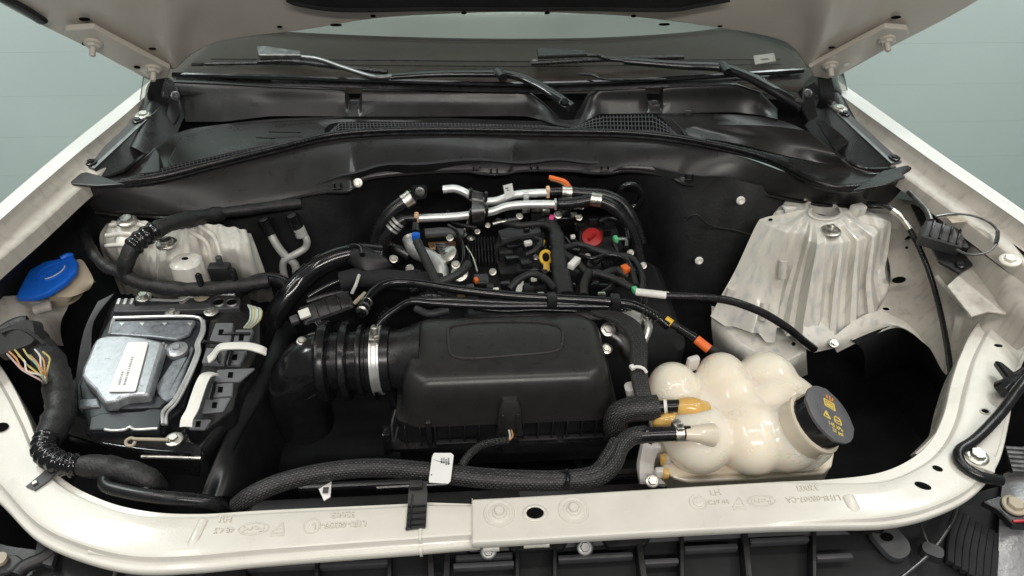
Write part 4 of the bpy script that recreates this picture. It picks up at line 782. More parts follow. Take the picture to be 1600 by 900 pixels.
G().lathe([(.034, -.05), (.036, -.008), (.040, -.004), (.040, .0)], frame(Z(84, 430, .0), UPV), 30).build('neck_collar', 'beige_plastic', wf)
sp = thing('side_bracket_panel', Z(40, 500, -.04), 'grey beige stamped bracket panel below the blue washer cap', 'bracket')
def spd(U, V): return .004*np.sin(U*7)*np.sin(V*6)-.006*np.exp(-((U-.6)/.1)**2-((V-.4)/.2)**2)
G().patch([[Z(-40, 470, .02), Z(20, 462, .0), Z(60, 466, -.02), Z(110, 470, -.06)], [Z(-30, 510, 0), Z(25, 500, -.01), Z(66, 498, -.04), Z(96, 500, -.08)], [Z(-10, 560, 0), Z(30, 545, -.03), Z(70, 540, -.07), Z(100, 540, -.12)]], .003, nu=40, nv=30, disp=spd).build('panel_sheet', 'paint_inner', sp)
G().box(Z(66, 480, -.02), (.03, .02, .012), .003, rz=.4).build('raised_tab', 'paint_inner', sp)

# ------------------------------------------------------------------ control module on its tray
def mp(x, y, z): return Z(100+x/3.2156, 440+y/3.2156, z)
def poly(parent, name, pts, z1, z0, matn, bev=.0025, seg=2): return G().prism([mp(p[0], p[1], z1) for p in pts], (0, 0, z0-z1), bev, seg).build(name, matn, parent)
tr = thing('module_tray', Z(220, 700, -.2), 'black plastic tray carrying the silver control module', 'tray')
poly(tr, 'deck', [(240, 90), (930, 60), (985, 330), (760, 790), (690, 900), (20, 790), (20, 520), (120, 400)], -.075, -.09, 'plastic', .004)
G().patch([[mp(20, 660, -.05), mp(250, 740, -.05), mp(500, 780, -.05), mp(690, 830, -.05)], [mp(10, 760, -.065), mp(240, 830, -.065), mp(490, 870, -.065), mp(680, 900, -.065)], [mp(10, 860, -.16), mp(240, 930, -.16), mp(490, 960, -.16), mp(680, 980, -.16)]], .005, smv=False).build('front_wall', 'plastic', tr)
G().patch([[mp(690, 830, -.05), mp(800, 680, -.05), mp(990, 330, -.05)], [mp(720, 880, -.08), mp(840, 720, -.08), mp(1010, 380, -.08)], [mp(740, 980, -.2), mp(850, 830, -.2), mp(1020, 500, -.2)]], .005).build('side_wall', 'plastic_soft', tr)
for x in (560, 632): hole(mp(x, 866, -.064)+Vector((0, -.002, .004)), (0, -.5, 1), .007, .006, tr)
tube_obj('tray_rib', [mp(200, 815, -.055), mp(450, 850, -.055), mp(640, 860, -.055)], .003, 'plastic_gloss', tr)
tube_obj('tray_rib', [mp(390, 880, -.062), mp(520, 882, -.062), mp(690, 888, -.062)], .003, 'zinc', tr, n=8)
G().patch([[mp(170, 100, -.02), mp(250, 60, -.02)], [mp(100, 250, -.03), mp(150, 200, -.03)], [mp(60, 480, -.05), mp(130, 380, -.05)], [mp(20, 700, -.06), mp(60, 600, -.06)]], .004, nu=8).build('back_flange', 'plastic_grey', tr)
mo = thing('control_module', Z(220, 580, -.06), 'silver die-cast control module with white label on a black tray', 'control module')
poly(mo, 'base_plate', [(245, 120), (730, 128), (735, 170), (600, 640), (520, 700), (500, 760), (110, 760), (60, 620), (60, 520), (190, 270)], -.052, -.076, 'cast_dark', .003)
poly(mo, 'upper_step', [(235, 172), (700, 170), (712, 190), (685, 300), (560, 610), (500, 640), (480, 755), (130, 755), (90, 640), (75, 520), (190, 260)], -.038, -.052, 'cast_dark', .003)
poly(mo, 'top_panel', [(238, 196), (652, 190), (660, 200), (628, 262), (560, 290), (440, 276), (226, 262)], -.030, -.038, 'cast_mid', .003)
lump = poly(mo, 'raised_housing', [(182, 276), (225, 267), (300, 266), (400, 276), (488, 298), (500, 310), (424, 560), (410, 568), (330, 572), (290, 580), (262, 600), (200, 606), (176, 580), (150, 540), (110, 505), (84, 470), (92, 430), (118, 378), (140, 318), (158, 290)], -.012, -.038, 'cast', .0055, 3)
poly(mo, 'right_panel', [(545, 398), (620, 372), (636, 320), (650, 330), (560, 576), (500, 604), (470, 560), (462, 520)], -.031, -.038, 'cast_mid', .0025)
poly(mo, 'lower_panel', [(190, 660), (400, 648), (440, 632), (496, 640), (480, 740), (120, 745), (130, 680)], -.033, -.038, 'cast_dark', .0025)
poly(mo, 'lower_tab', [(66, 590), (170, 582), (182, 628), (72, 634)], -.034, -.05, 'cast_mid', .003)
poly(mo, 'grey_band', [(290, 575), (480, 575), (515, 600), (480, 632), (300, 640), (220, 632)], -.030, -.038, 'cast_dark', .002)
c = mp(568, 345, -.034); G().lathe([(.0185, -.004), (.0185, .003), (.016, .005), (.009, .005)], frame(c, UPV), 32).build('eye_boss', 'cast', mo); bolt(c+UPV*.004, UPV, .0075, 'cast', mo, washer=1.25, h=.7)
lb = poly(mo, 'white_label', [(318, 308), (328, 304), (415, 303), (422, 310), (360, 545), (350, 552), (228, 552), (222, 546)], -.0085, -.0098, 'label_white', 0)
g = G(); x_ = (mp(300, 545, -.008)-mp(370, 310, -.008)).normalized(); random.seed(3)
for col, n_, s0 in ((345, 13, .3), (318, 6, .62)):
    for i in range(n_):
        t = s0+i*(.62/n_ if col == 345 else .05); p = mp(col+20-(t*70), 310+t*235, -.0083); g.box(p, (.0015+random.random()*.003, .0035, .0003), 0, R=frame(p, UPV, x_).to_3x3())
g.build('print', 'steel_dark', lb)
for pts, r in (([(250, 182), (660, 178), (690, 190), (692, 250), (664, 320), (668, 350), (550, 600), (500, 650), (498, 716)], .0032), ([(268, 208), (640, 204)], .0018), ([(704, 195), (706, 250), (680, 316), (684, 350), (566, 610), (520, 660), (515, 718)], .0022), ([(228, 265), (250, 186)], .003), ([(205, 742), (240, 748), (310, 742), (330, 730), (350, 742), (470, 738)], .0025), ([(500, 310), (425, 560)], .0026), ([(515, 318), (440, 566)], .002)):
    tube_obj('cast_ridge', [mp(p[0], p[1], -.033 if r != .0025 else -.032) for p in pts], r, 'alu', mo, n=8)
for x in (290, 392, 505, 632): G().prism([mp(x-12, 206, -.029), mp(x+12, 206, -.029), mp(x, 220, -.029)], (0, 0, -.002)).build('ridge_notch', 'alu', mo)
for px, py in ((545, 157), (740, 150), (553, 793)): bolt(mp(px, py, -.034), UPV, .0072, 'zinc', mo, washer=1.9, h=.8)
tube_obj('wire_stay', [mp(525, 795, -.028), mp(420, 792, -.028), mp(352, 790, -.028), mp(338, 786, -.028), mp(312, 800, -.028), mp(316, 822, -.028), mp(345, 824, -.028), mp(356, 806, -.028)], .0026, 'beige_plastic', mo, n=8)
# back bracket with bolts
poly(mo, 'back_bracket', [(245, 150), (262, 84), (300, 84), (350, 84), (356, 120), (440, 118), (600, 108), (640, 72), (860, 72), (886, 84), (880, 132), (720, 140), (330, 150)], -.030, -.042, 'plastic_grey', .002)
for x in (272, 305, 338): G().prism([mp(x, 84, -.027), mp(x+14, 84, -.027), mp(x+4, 112, -.027), mp(x-10, 112, -.027)], (0, 0, -.006)).build('fin', 'alu', mo)
tube_obj('bracket_rim', [mp(430, 92, -.028), mp(600, 90, -.028), mp(640, 66, -.026), mp(860, 66, -.026)], .0028, 'alu', mo, n=8)
for p in ((400, 78), (692, 72)): bolt(mp(p[0], p[1], -.022), UPV, .0085, 'zinc' if p[0] < 500 else 'beige_plastic', mo, washer=1.7, h=.9)
tube_obj('yellow_loop', [mp(664, 58, -.018), mp(690, 44, -.018), mp(740, 44, -.018), mp(756, 58, -.018)], .003, 'beige_plastic', mo, n=8)
for x in (776, 842): hole(mp(x, 106, -.029), UPV, .0085, .0075, mo, rim='steel_dark')

# ------------------------------------------------------------------ connector block beside the module
fb = thing('connector_block', Z(350, 580, -.06), 'grey connector block with white locking straps right of the silver module', 'connector block')
poly(fb, 'block_body', [(735, 165), (880, 130), (985, 200), (985, 330), (880, 520), (850, 640), (720, 740), (600, 735), (690, 420)], -.040, -.078, 'plastic', .004)
for pts, z1, matn in (([(760, 205), (850, 205), (835, 300), (725, 305)], -.028, 'conn_grey'), ([(862, 240), (950, 236), (920, 325), (845, 325)], -.030, 'conn_grey'), ([(715, 330), (820, 335), (800, 408), (690, 405)], -.031, 'conn_grey'), ([(835, 345), (920, 345), (880, 415), (812, 412)], -.033, 'conn_grey'), ([(770, 440), (960, 432), (880, 500), (750, 500)], -.036, 'conn_grey'), ([(742, 512), (850, 505), (845, 570), (720, 580)], -.034, 'conn_grey'), ([(710, 590), (838, 580), (800, 650), (690, 660)], -.037, 'conn_grey'), ([(640, 690), (740, 690), (705, 740), (625, 738)], -.036, 'conn_grey')):
    q = poly(fb, 'connector', pts, z1, -.042, matn, .0016, 1)
    x0 = sum(p[0] for p in pts)/4; y0 = sum(p[1] for p in pts)/4
    poly(q, 'latch_slot', [(x0-14, y0-14), (x0+10, y0-14), (x0+6, y0+14), (x0-18, y0+14)], z1+.0008, z1-.001, 'void', 0)
for a, b in (((800, 260), (935, 262)), ((770, 345), (780, 405)), ((760, 505), (740, 590)), ((850, 330), (830, 420)), ((700, 300), (940, 330))):
    tube_obj('lock_bar', [mp(*a, -.025), mp(*b, -.027)], .0028, 'plastic_gloss', fb, n=6)
def strap(pts, w_, zs):
    P_ = [mp(p[0], p[1], z) for p, z in zip(pts, zs)]; rows = [[], [], []]
    for i, p in enumerate(P_):
        d = (P_[min(i+1, len(P_)-1)]-P_[max(i-1, 0)]); d.z = 0; n = Vector((-d.y, d.x, 0)).normalized()*w_; rows[0].append(p+n); rows[1].append(p+UPV*.001); rows[2].append(p-n)
    return G().patch(rows, .003, nu=30, nv=7).build('locking_strap', 'white_plastic', fb)
strap([(722, 392), (745, 372), (775, 332), (820, 322), (920, 322), (985, 338), (1018, 352)], .008, [-.026, -.020, -.008, -.004, -.004, -.008, -.016])
strap([(752, 458), (715, 468), (690, 510), (665, 580), (645, 640), (618, 690), (612, 730)], .0095, [-.026, -.014, -.012, -.012, -.012, -.014, -.020])
for i in range(9):
    o = i*7; tube_obj('wire', [mp(925+o, 118+i*2, .0), mp(938+o, 150, .004), mp(935+o*.9, 190, -.006), mp(905+o*.6, 232, -.024)], .0017, ('wire_w', 'wire_g', 'wire_w', 'wire_y', 'wire_w')[i % 5], fb, n=6)
for p in ((720, 185), (712, 222), (706, 240), (590, 640), (584, 660)): hole(mp(p[0], p[1], -.035), UPV, .0028, .0025, mo)

# ------------------------------------------------------------------ harness runs on the left
hw = thing('corner_harness', Z(60, 620, -.02), 'wrapped harness with colourful wires at the left rail corner', 'harness')
tube_obj('wrapped_trunk', ZZ([(30, 522, .02), (62, 545, .02), (86, 585, .01), (94, 630, 0), (86, 665, .0), (74, 688, .006)], 0), lambda t: .025-.005*t, 'tape', hw, n=16)
tube_obj('loom', ZZ([(-30, 560, .03), (-5, 530, .035), (20, 512, .04), (45, 505, .04)], 0), .014, 'tape', hw)
G().rr([(-.036, .036, -.026, .026, .014, 0), (-.032, .032, -.022, .022, .012, .02)], frame(Z(35, 532, .035), (-.1, -.5, .9), (1, .35, 0))).build('connector_shell', 'plastic_soft', hw)
random.seed(5)
for i in range(10):
    x0 = 12+i*6.4+random.random()*5; y0 = 550+random.random()*12
    tube_obj('wire', [Z(x0-4, y0-6, .048), Z(x0+4+random.random()*4, y0+6, .056), Z(x0+10+random.random()*10-i*.8, y0+16+random.random()*4, .052), Z(62+i*1.2, 586+random.random()*8, .042), Z(70+i*.5, 600, .02)], .0014, ('wire_p', 'wire_o', 'wire_y', 'wire_w', 'wire_y', 'wire_g', 'wire_o', 'wire_w', 'wire_o', 'wire_y')[i], hw, n=6)
for k_ in range(5): tube_obj('loom_ridge', ZZ([(2+k_*3, 520-k_*2, .058), (24+k_*4, 512+k_, .058), (50+k_*5, 518+k_*5, .056)], 0), .003, 'tape', hw, n=6)
tube_obj('elbow_conduit', ZZ([(72, 684, .012), (68, 702, .016), (82, 718, .018), (104, 726, .014), (122, 728, .012)], 0), .016, 'plastic_gloss', hw, corr=(.006, .10), step=.0015)
tube_obj('taped_run', ZZ([(118, 727, .012), (160, 730, .006), (200, 738, .0), (235, 752, -.01), (250, 762, -.03)], 0), lambda t: .014+.004*math.sin(t*3.1), 'tape', hw)
tube_obj('edge_hose', ZZ([(235, 768, -.012), (190, 744, -.004), (168, 742, .0), (164, 757, .002), (195, 768, .003), (250, 777, .002), (300, 781, -.004), (335, 786, -.02), (352, 794, -.06)], 0), .0095, 'rubber', hw)
sg = thing('tape_flag', Z(66, 750, .003), 'grey cable strap end lying on the left curve of the cream frame', 'strap')
G().patch([[Z(78, 728, .012), Z(92, 732, .012)], [Z(62, 742, .005), Z(76, 750, .005)], [Z(40, 760, .003), Z(54, 766, .003)]], .003, nu=8, nv=16).build('strap_tail', 'plastic_grey', sg)
G().box(Z(54, 754, .006), (.007, .006, .003), .001, rz=.6).build('buckle', 'zinc', sg)
tw_h = thing('tower_harness', Z(230, 390, .06), 'thick taped harness crossing over the left strut tower', 'harness')
tube_obj('trunk', [Z(345, 335, .045), Z(325, 338, .055), Z(300, 342, .07), Z(265, 350, .085), Z(232, 366, .085), Z(210, 384, .075), Z(198, 408, .055), Z(196, 428, .03), Z(215, 440, .015), Z(260, 450, .005), Z(310, 452, .0), Z(360, 448, 0), Z(420, 440, 0)], lambda t: .0155-.003*t, 'tape', tw_h, n=14)
tube_obj('corrugated_sleeve', [Z(243, 360, .087), Z(230, 368, .086), Z(216, 378, .08), Z(207, 388, .074)], .0175, 'plastic_gloss', tw_h, corr=(.007, .06), step=.0015)
tube_obj('side_branch', [Z(196, 430, .025), Z(170, 420, .02), Z(150, 402, .02), Z(140, 385, .02), Z(132, 370, .0)], .010, 'tape', tw_h)
tube_obj('wall_run', [Y(470, 318, .685), Y(430, 322, .672), Y(385, 328, .655), Z(345, 333, .05), Z(322, 339, .052)], .011, 'tape', tw_h)
G().box(Z(345, 425, .01), (.040, .022, .035), .005).build('clip_block', 'plastic_soft', tw_h); G().lathe([(.006, 0), (.006, .02), (.004, .022)], frame(Z(345, 415, .02), UPV), 12).build('clip_pin', 'plastic_grey', tw_h)
for p in ((315, 446), (368, 438)): G().lathe([(.006, 0), (.006, .024), (.003, .028)], frame(Z(p[0], p[1], .01), UPV), 12).build('clip_pin', 'plastic_gloss', tw_h)
hs = tag(tube_obj('loop_hose', ZZ([(372, 455, -.03), (400, 440, -.02), (430, 438, -.03), (450, 450, -.05), (446, 480, -.09)], 0), .014, 'rubber'), 'short black rubber hose looping between connector block and big pipe', 'hose')

# air conditioning service pipes on the left of the firewall
ac = thing('service_pipes', Z(455, 440, -.1), 'pair of silver pipes with black caps beside the left strut tower', 'pipes')
tube_obj('pipe', [Y(421, 362, .655), Y(432, 382, .645), Y(446, 400, .64), Y(460, 412, .64), Y(464, 440, .64)], .0085, 'alu_matte', ac)
tube_obj('pipe', [Y(470, 362, .655), Y(479, 374, .650), Y(478, 386, .648), Y(462, 397, .64), Y(445, 406, .636), Y(442, 416, .636), Y(447, 442, .636)], .0075, 'alu_matte', ac)
for a, b in (((412, 344), (424, 366)), ((456, 338), (468, 362))):
    tube_obj('service_cap', [Y(a[0], a[1], .662), Y((a[0]+b[0])/2, (a[1]+b[1])/2, .660), Y(b[0], b[1], .655)], .013, 'plastic_gloss', ac, n=16); G().lathe([(.009, 0), (.009, .003), (.004, .001)], frame(Y(a[0], a[1], .660), Y(a[0], a[1], .662)-Y(b[0], b[1], .655)), 16).build('cap_recess', 'plastic_grey', ac)
tube_obj('ferrule', [Y(466, 356, .655), Y(472, 368, .653)], .0125, 'alu_matte', ac)
# large soft duct shield beside the module
dsx = thing('splash_shield', Z(380, 650, -.2), 'smooth dark curved shield between module tray and intake elbow', 'shield')
G().patch([[Z(440, 500, -.11), Z(465, 520, -.12), Z(480, 560, -.16)], [Z(400, 590, -.09), Z(430, 600, -.10), Z(470, 620, -.18)], [Z(350, 690, -.08), Z(385, 690, -.09), Z(440, 700, -.20)], [Z(310, 775, -.09), Z(350, 775, -.10), Z(420, 780, -.22)]], .006, nu=40, nv=60, disp=lambda U, V: .010*np.sin(U*5+V*4)+.006*np.sin(V*11-U*3)).build('shield_sheet', 'shield', dsx)
# ------------------------------------------------------------------ air filter box
ab = thing('air_filter_box', (-.03, .29, -.2), 'large black air filter box with rounded lid in the middle of the bay', 'air filter box')
lid = G().rr([(-.212, .150, .200, .392, .035, -.094), (-.209, .147, .203, .388, .036, -.075), (-.206, .143, .206, .384, .038, -.045), (-.203, .140, .209, .380, .040, -.024), (-.199, .136, .213, .376, .039, -.013), (-.193, .130, .219, .370, .036, -.005), (-.185, .122, .227, .362, .030, -.001), (-.172, .109, .239, .349, .02, .0006), (-.08, .02, .27, .31, .012, .0016)], k=10).build('lid', 'lid_satin', ab)
OUT = [(703, 512), (730, 505), (800, 502), (860, 506), (876, 513), (880, 530), (876, 545), (862, 550), (800, 556), (725, 560), (706, 555), (701, 535)]
tube_obj('embossed_outline', [Z(p[0], p[1], .0012) for p in OUT], .0030, 'lid_satin', lid, closed=True, n=8)
tube_obj('shoulder_line', [Z(662, 596, -.016), Z(760, 601, -.016), Z(860, 598, -.016), Z(930, 590, -.016)], .002, 'plastic', lid, n=6)
body = G().rr([(-.222, .160, .214, .400, .02, -.22), (-.224, .162, .210, .402, .02, -.158), (-.236, .174, .199, .408, .012, -.156), (-.236, .174, .199, .408, .012, -.149), (-.224, .162, .210, .400, .02, -.147), (-.220, .158, .208, .396, .02, -.090)], k=6).build('lower_housing', 'plastic', ab)
for i in range(15):
    x = -.205+i*.025
    if -.06 < x < -.01: continue
    G().box((x, .207, -.120), (.0024, .014, .050), .0006, seg=1).build('rib', 'plastic_soft', body)
for x in (-.12, .02, .1): G().box((x, .203, -.140), (.07, .010, .004), .001).build('ledge', 'plastic_soft', body)
for x, h_ in ((-.165, .02), (.145, .02)): G().box((x, .204, -.110), (.010, .016, .060), .003).build('column', 'plastic', body)
for x0, y0 in ((-.236, .20), (.175, .22), (-.232, .30)):
    q = G().box((x0, y0, -.125), (.014, .024, .056), .004); q.build('latch', 'plastic_gloss', ab)
tube_obj('corner_wire', [Z(618, 640, -.09), Z(612, 665, -.11), Z(615, 690, -.14), Z(625, 655, -.1)], .0018, 'plastic_grey', ab, n=6)
# the sensor on the front of the lid
sn = thing('intake_sensor', Z(796, 640, -.06), 'black sensor plug on the front face of the air filter lid', 'sensor')
sc = Y(797, 630, .196); MS = Matrix.Translation((sc.x, 0, 0))
G().rr([(-.021, .021, .184, .215, .006, -.108), (-.020, .020, .186, .215, .006, -.075), (-.017, .017, .190, .215, .006, -.045), (-.012, .012, .197, .215, .005, -.034)], MS).build('socket', 'lid_satin', sn)
G().rr([(-.022, .022, .1815, .215, .005, -.108), (-.022, .022, .1815, .215, .005, -.104)], MS).build('socket_rim', 'plastic_gloss', sn)
for x_ in (-.012, .012): G().box((sc.x+x_, .1845, -.078), (.004, .004, .052), .0012).build('rib', 'lid_satin', sn)
G().rr([(-.010, .010, .182, .202, .004, -.150), (-.013, .013, .180, .204, .004, -.140), (-.013, .013, .180, .204, .004, -.108)], MS).build('plug', 'plastic', sn)
tube_obj('sensor_cable', ZZ([(720, 730, -.015), (732, 712, -.02), (752, 696, -.035), (776, 690, -.05), (792, 688, -.06)], 0), .0058, 'braid_fine', sn, corr=(.004, .08), step=.0015)
for dx, m_ in ((-2, 'wire_w'), (2, 'wire_o')): tube_obj('wire', ZZ([(794, 689, -.06), (799+dx, 682, -.06), (797+dx, 672, -.06)], 0), .0014, m_, sn, n=6)

# ------------------------------------------------------------------ intake bellows
ih = thing('intake_hose', (-.29, .315, -.10), 'ribbed black intake hose with metal clamp left of the air filter box', 'intake hose')
A = Vector((-.205, .314, -.045)); ax = Vector((-1, .02, -.03)).normalized(); MX = frame(A, ax, UPV)
G().lathe([(.064, -.03), (.054, .0), (.051, .012), (.051, .03)], MX, 48).build('neck', 'plastic', ih)
G().lathe([(.052, .022), (.057, .024), (.058, .030), (.058, .062), (.0545, .064), (.0545, .068), (.062, .070), (.063, .073), (.062, .077), (.052, .079), (.052, .092), (.067, .094), (.069, .097), (.069, .104), (.066, .107), (.051, .110), (.051, .125), (.070, .128), (.072, .132), (.071, .141), (.066, .145), (.056, .147), (.054, .152)], MX, 56).build('bellows', 'rubber', ih)
tube_obj('elbow', [A+ax*.135, A+ax*.155+Vector((0, -.002, -.004)), A+ax*.178+Vector((0, -.008, -.024)), A+ax*.190+Vector((0, -.014, -.06)), A+ax*.192+Vector((0, -.018, -.14))], lambda t: .056-.004*t, 'plastic_gloss', ih, n=40)
tube_obj('elbow_seam', [A+ax*.15+Vector((0, -.056, -.02)), A+ax*.175+Vector((0, -.060, -.03)), A+ax*.215+Vector((0, -.045, -.04))], .002, 'plastic', ih, n=6)
cl = clamp(A+ax*.046, ax, .058, .016, 'alu', ih, 'hose_clamp', screw=False)
tp = A+ax*.046+Vector((0, -.012, .064)); G().box(tp, (.018, .022, .012), .003).build('clamp_housing', 'zinc', cl); G().lathe([(.007, 0), (.007, .012), (.005, .014)], frame(tp+Vector((0, .004, .004)), (.1, .4, 1)), 14).build('clamp_screw', 'zinc', cl)
pq = A+ax*.046+Vector((0, -.056, -.022)); G().rr([(-.0035, .0035, -.014, .014, .003, 0), (-.0035, .0035, -.014, .014, .003, .001)], frame(pq+Vector((0, -.0075, -.001)), (0, -.93, -.25), (1, 0, 0))).build('clamp_slot', 'void', cl)
bolt(Z(471, 533, .0), (0, -.3, 1), .006, 'zinc', ih, washer=1.4); tube_obj('breather_nipple', [Z(478, 530, -.01), Z(495, 522, -.005), Z(508, 515, .0)], .005, 'plastic_gloss', ih)

# ------------------------------------------------------------------ braided hoses along the front
bh = thing('front_braided_hose', Z(690, 745, -.03), 'long braided black hose running behind the cream bar', 'hose')
MAIN = [(372, 790, -.05), (392, 775, -.03), (430, 757, -.022), (500, 739, -.015), (580, 731, -.012), (660, 736, -.01), (740, 747, -.012), (820, 752, -.016), (890, 751, -.018), (936, 744, -.018), (958, 724, -.018), (968, 700, -.016), (985, 683, -.014), (1010, 678, -.014)]
tube_obj('sleeve', ZZ(MAIN, 0), .0138, 'braid', bh, n=20)
tube_obj('second_sleeve', ZZ([(600, 726, -.014), (700, 736, -.010), (800, 744, -.010), (890, 744, -.012), (930, 736, -.012), (948, 714, -.012), (962, 690, -.012)], 0), .0095, 'braid', bh, n=16)
wl_ = G().prism([Z(675, 714, .008), Z(678, 708, .008), Z(705, 708, .008), Z(709, 712, .008), Z(704, 752, .012), Z(700, 756, .012), Z(671, 754, .012), Z(670, 750, .012)], Vector((0, -.0006, .0012))).build('white_tag', 'label_white', bh)
g = G(); random.seed(11)
for i in range(5):
    for j in range(4):
        if random.random() < .85: g.box(Z(690+j*3.6, 716+i*2.3, .0098+.0005*i), (.0022, .0012, .0006))
g.box(Z(674, 742, .0125), (.0018, .0018, .0006)); g.tube([Z(676, 718, .0098), Z(690, 722, .0105), Z(703, 724, .0108)], .0005, n=5); g.build('print', 'ink', wl_)
tube_obj('cable_tie', [Z(878, 738, -.004), Z(886, 736, .0), Z(888, 750, .0), Z(884, 762, -.01)], .0035, 'plastic_gloss', bh, n=8)
tube_obj('tie_tail', [Z(931, 738, -.01), Z(940, 728, -.006)], .002, 'plastic_gloss', bh, n=6)
wt = tag(G().prism([Z(498, 764, -.03), Z(518, 752, -.03), Z(516, 776, -.032), Z(506, 782, -.032)], (0, 0, -.002)).build('hanging_tag', 'label_white', None), 'small white tag hanging behind the bar below the braided hose', 'tag')
G().box(Z(509, 766, -.028), (.008, .010, .0006)).build('print', 'steel_dark', wt)
G2 = thing('radiator_top', (0, .09, -.16), 'dark radiator top rail behind the cream bar', 'radiator')
G().box((-.03, .085, -.17), (.86, .045, .06), .010).build('top_tank', 'plastic_soft', G2)
G().box((-.03, .135, -.175), (.70, .012, .05), .004).build('shroud_edge', 'plastic', G2)
tube_obj('shroud_bead', [(-.25, .118, -.142), (0, .118, -.140), (.22, .118, -.142)], .004, 'plastic_gloss', G2, n=8)
G().box((.02, .05, -.11), (.09, .03, .05), .006).build('latch_cover', 'plastic_grey', G2)
uh = thing('upper_braided_hose', Z(985, 640, -.04), 'short braided black hose bending into the upper tank spigot', 'hose')
tube_obj('sleeve', ZZ([(975, 690, -.10), (962, 668, -.06), (966, 648, -.035), (985, 640, -.025), (1010, 638, -.02), (1028, 636, -.018)], 0), .020, 'braid', uh, n=22)
# ------------------------------------------------------------------ coolant tank
ct = thing('coolant_tank', Z(1160, 740, -.13), 'translucent cream coolant tank with bulging chambers and grey screw cap', 'coolant tank')
def blob(parts, voxel, smooth_it, name, matn, parent):
    b = bmesh.new()
    for (c, s_, R) in parts:
        bmesh.ops.create_uvsphere(b, u_segments=28, v_segments=18, radius=1, matrix=Matrix.Translation(c) @ (R.to_4x4() if R else Matrix()) @ Matrix.Diagonal((*s_, 1)))
    me = bpy.data.meshes.new('b'); b.to_mesh(me); b.free(); o = bpy.data.objects.new('b', me); COL.objects.link(o)
    m = o.modifiers.new('r', 'REMESH'); m.mode = 'VOXEL'; m.voxel_size = voxel; m2 = o.modifiers.new('s', 'SMOOTH'); m2.iterations = smooth_it; m2.factor = .5
    dg = bpy.context.evaluated_depsgraph_get(); dg.update(); me2 = bpy.data.meshes.new_from_object(o.evaluated_get(dg)); bpy.data.objects.remove(o)
    me2.name = name; me2.polygons.foreach_set('use_smooth', [True]*len(me2.polygons)); return link_mesh(name, me2, matn, parent)
cax = Vector((.50, -.16, .85)).normalized()          # axis of the filler neck
CC = Z(1297, 647, .030)                                # centre of the cap's top
neck = CC-cax*.062
Rn = frame(Vector((0, 0, 0)), cax).to_3x3()
D = lambda px, py, z: Z(px, py, z)
parts = [(D(1052, 612, -.050), (.045, .052, .050), None), (D(1128, 604, -.050), (.047, .060, .058), None), (D(1198, 602, -.052), (.054, .062, .056), None), (D(1142, 628, -.050), (.048, .060, .054), None),
         (D(1218, 640, -.055), (.072, .072, .057), None), (D(1090, 684, -.052), (.056, .060, .054), None), (D(1172, 684, -.050), (.054, .062, .056), None), (D(1160, 656, -.050), (.050, .050, .050), None), (D(1078, 655, -.058), (.046, .05, .046), None),
         (D(1242, 680, -.062), (.064, .060, .060), None), (neck-cax*.020, (.052, .052, .064), Rn), (D(1140, 650, -.06), (.100, .07, .045), None), (D(1160, 662, -.085), (.135, .078, .05), None)]
blob(parts, .0035, 20, 'chamber_body', 'tank', ct)
fl_ = [(1014, 655), (1024, 700), (1036, 730), (1052, 746), (1075, 752), (1180, 747), (1288, 739), (1300, 728), (1304, 706), (1270, 640), (1180, 590), (1040, 600)]
G().prism([Z(p[0], p[1], -.088) for p in fl_], (0, 0, -.008), .003, 2).build('seam_flange', 'tank_thin', ct)
G().prism([Z(p[0], p[1]-2, -.102) for p in fl_], (0, 0, -.055), .004, 2).build('lower_half', 'tank_thin', ct)
nk = G().lathe([(.046, -.05), (.0475, -.004), (.050, 0), (.050, .005), (.046, .006)], frame(neck+cax*.028, cax), 48).build('filler_neck', 'tank_thin', ct)
cp_ = thing('tank_cap', neck+cax*.03, 'grey screw cap with yellow warning symbols on the coolant tank', 'cap')
Mc = frame(CC, cax, (1, -.12, 0)); 
G().lathe([(.041, -.034), (.0445, -.033), (.044, -.006), (.043, -.003)], Mc, 64, ang=lambda a: 1+.010*math.cos(24*a)).build('skirt', 'plastic_gloss', cp_)
G().lathe([(.047, -.005), (.0485, -.003), (.0485, .0005), (.0470, .0015), (.02, .002)], Mc, 96, ang=lambda a: 1-.022+.045*max(0, math.cos(4*a+.6))**10).build('top', 'cap_grey', cp_)
def capt(name, fn, matn):
    g = G(); fn(g); return g.build(name, matn, cp_)
def bar2(g, x0, y0, x1, y1, w_=.0011): g.tube([Mc @ Vector((x0, y0, .0022)), Mc @ Vector((x1, y1, .0022))], w_, n=6, step=.01)
RX = Matrix.Rotation(math.radians(-6), 4, 'Z') @ Matrix.Diagonal((1.28, 1.28, 1, 1)); McR = Mc @ RX
def bar3(g, x0, y0, x1, y1, w_=.0009): g.tube([McR @ Vector((x0, y0, .0022)), McR @ Vector((x1, y1, .0022))], w_, n=6, step=.01)
def sym1(g):
    for a in ((-.008, .008, .008, .008), (-.008, .008, -.008, .018), (.008, .008, .008, .018), (-.008, .018, .008, .018), (-.006, .0125, .006, .0125), (-.006, .0150, .006, .0150), (-.006, .0105, .006, .0105)): bar3(g, *a)
capt('radiator_symbol', sym1, 'cap_yellow')
def sym2(g):
    for a in ((-.014, -.010, -.004, -.010), (-.014, -.010, -.009, -.001), (-.004, -.010, -.009, -.001), (-.009, -.004, -.009, -.007)): bar3(g, *a)
capt('warning_triangle', sym2, 'cap_yellow')
def sym3(g):
    for a in ((.004, -.010, .014, -.010), (.004, -.010, .004, -.004), (.014, -.010, .014, -.004), (.004, -.004, .006, -.001), (.012, -.001, .014, -.004), (.006, -.001, .012, -.001), (.006, -.006, .012, -.006)): bar3(g, *a)
capt('manual_symbol', sym3, 'cap_yellow')
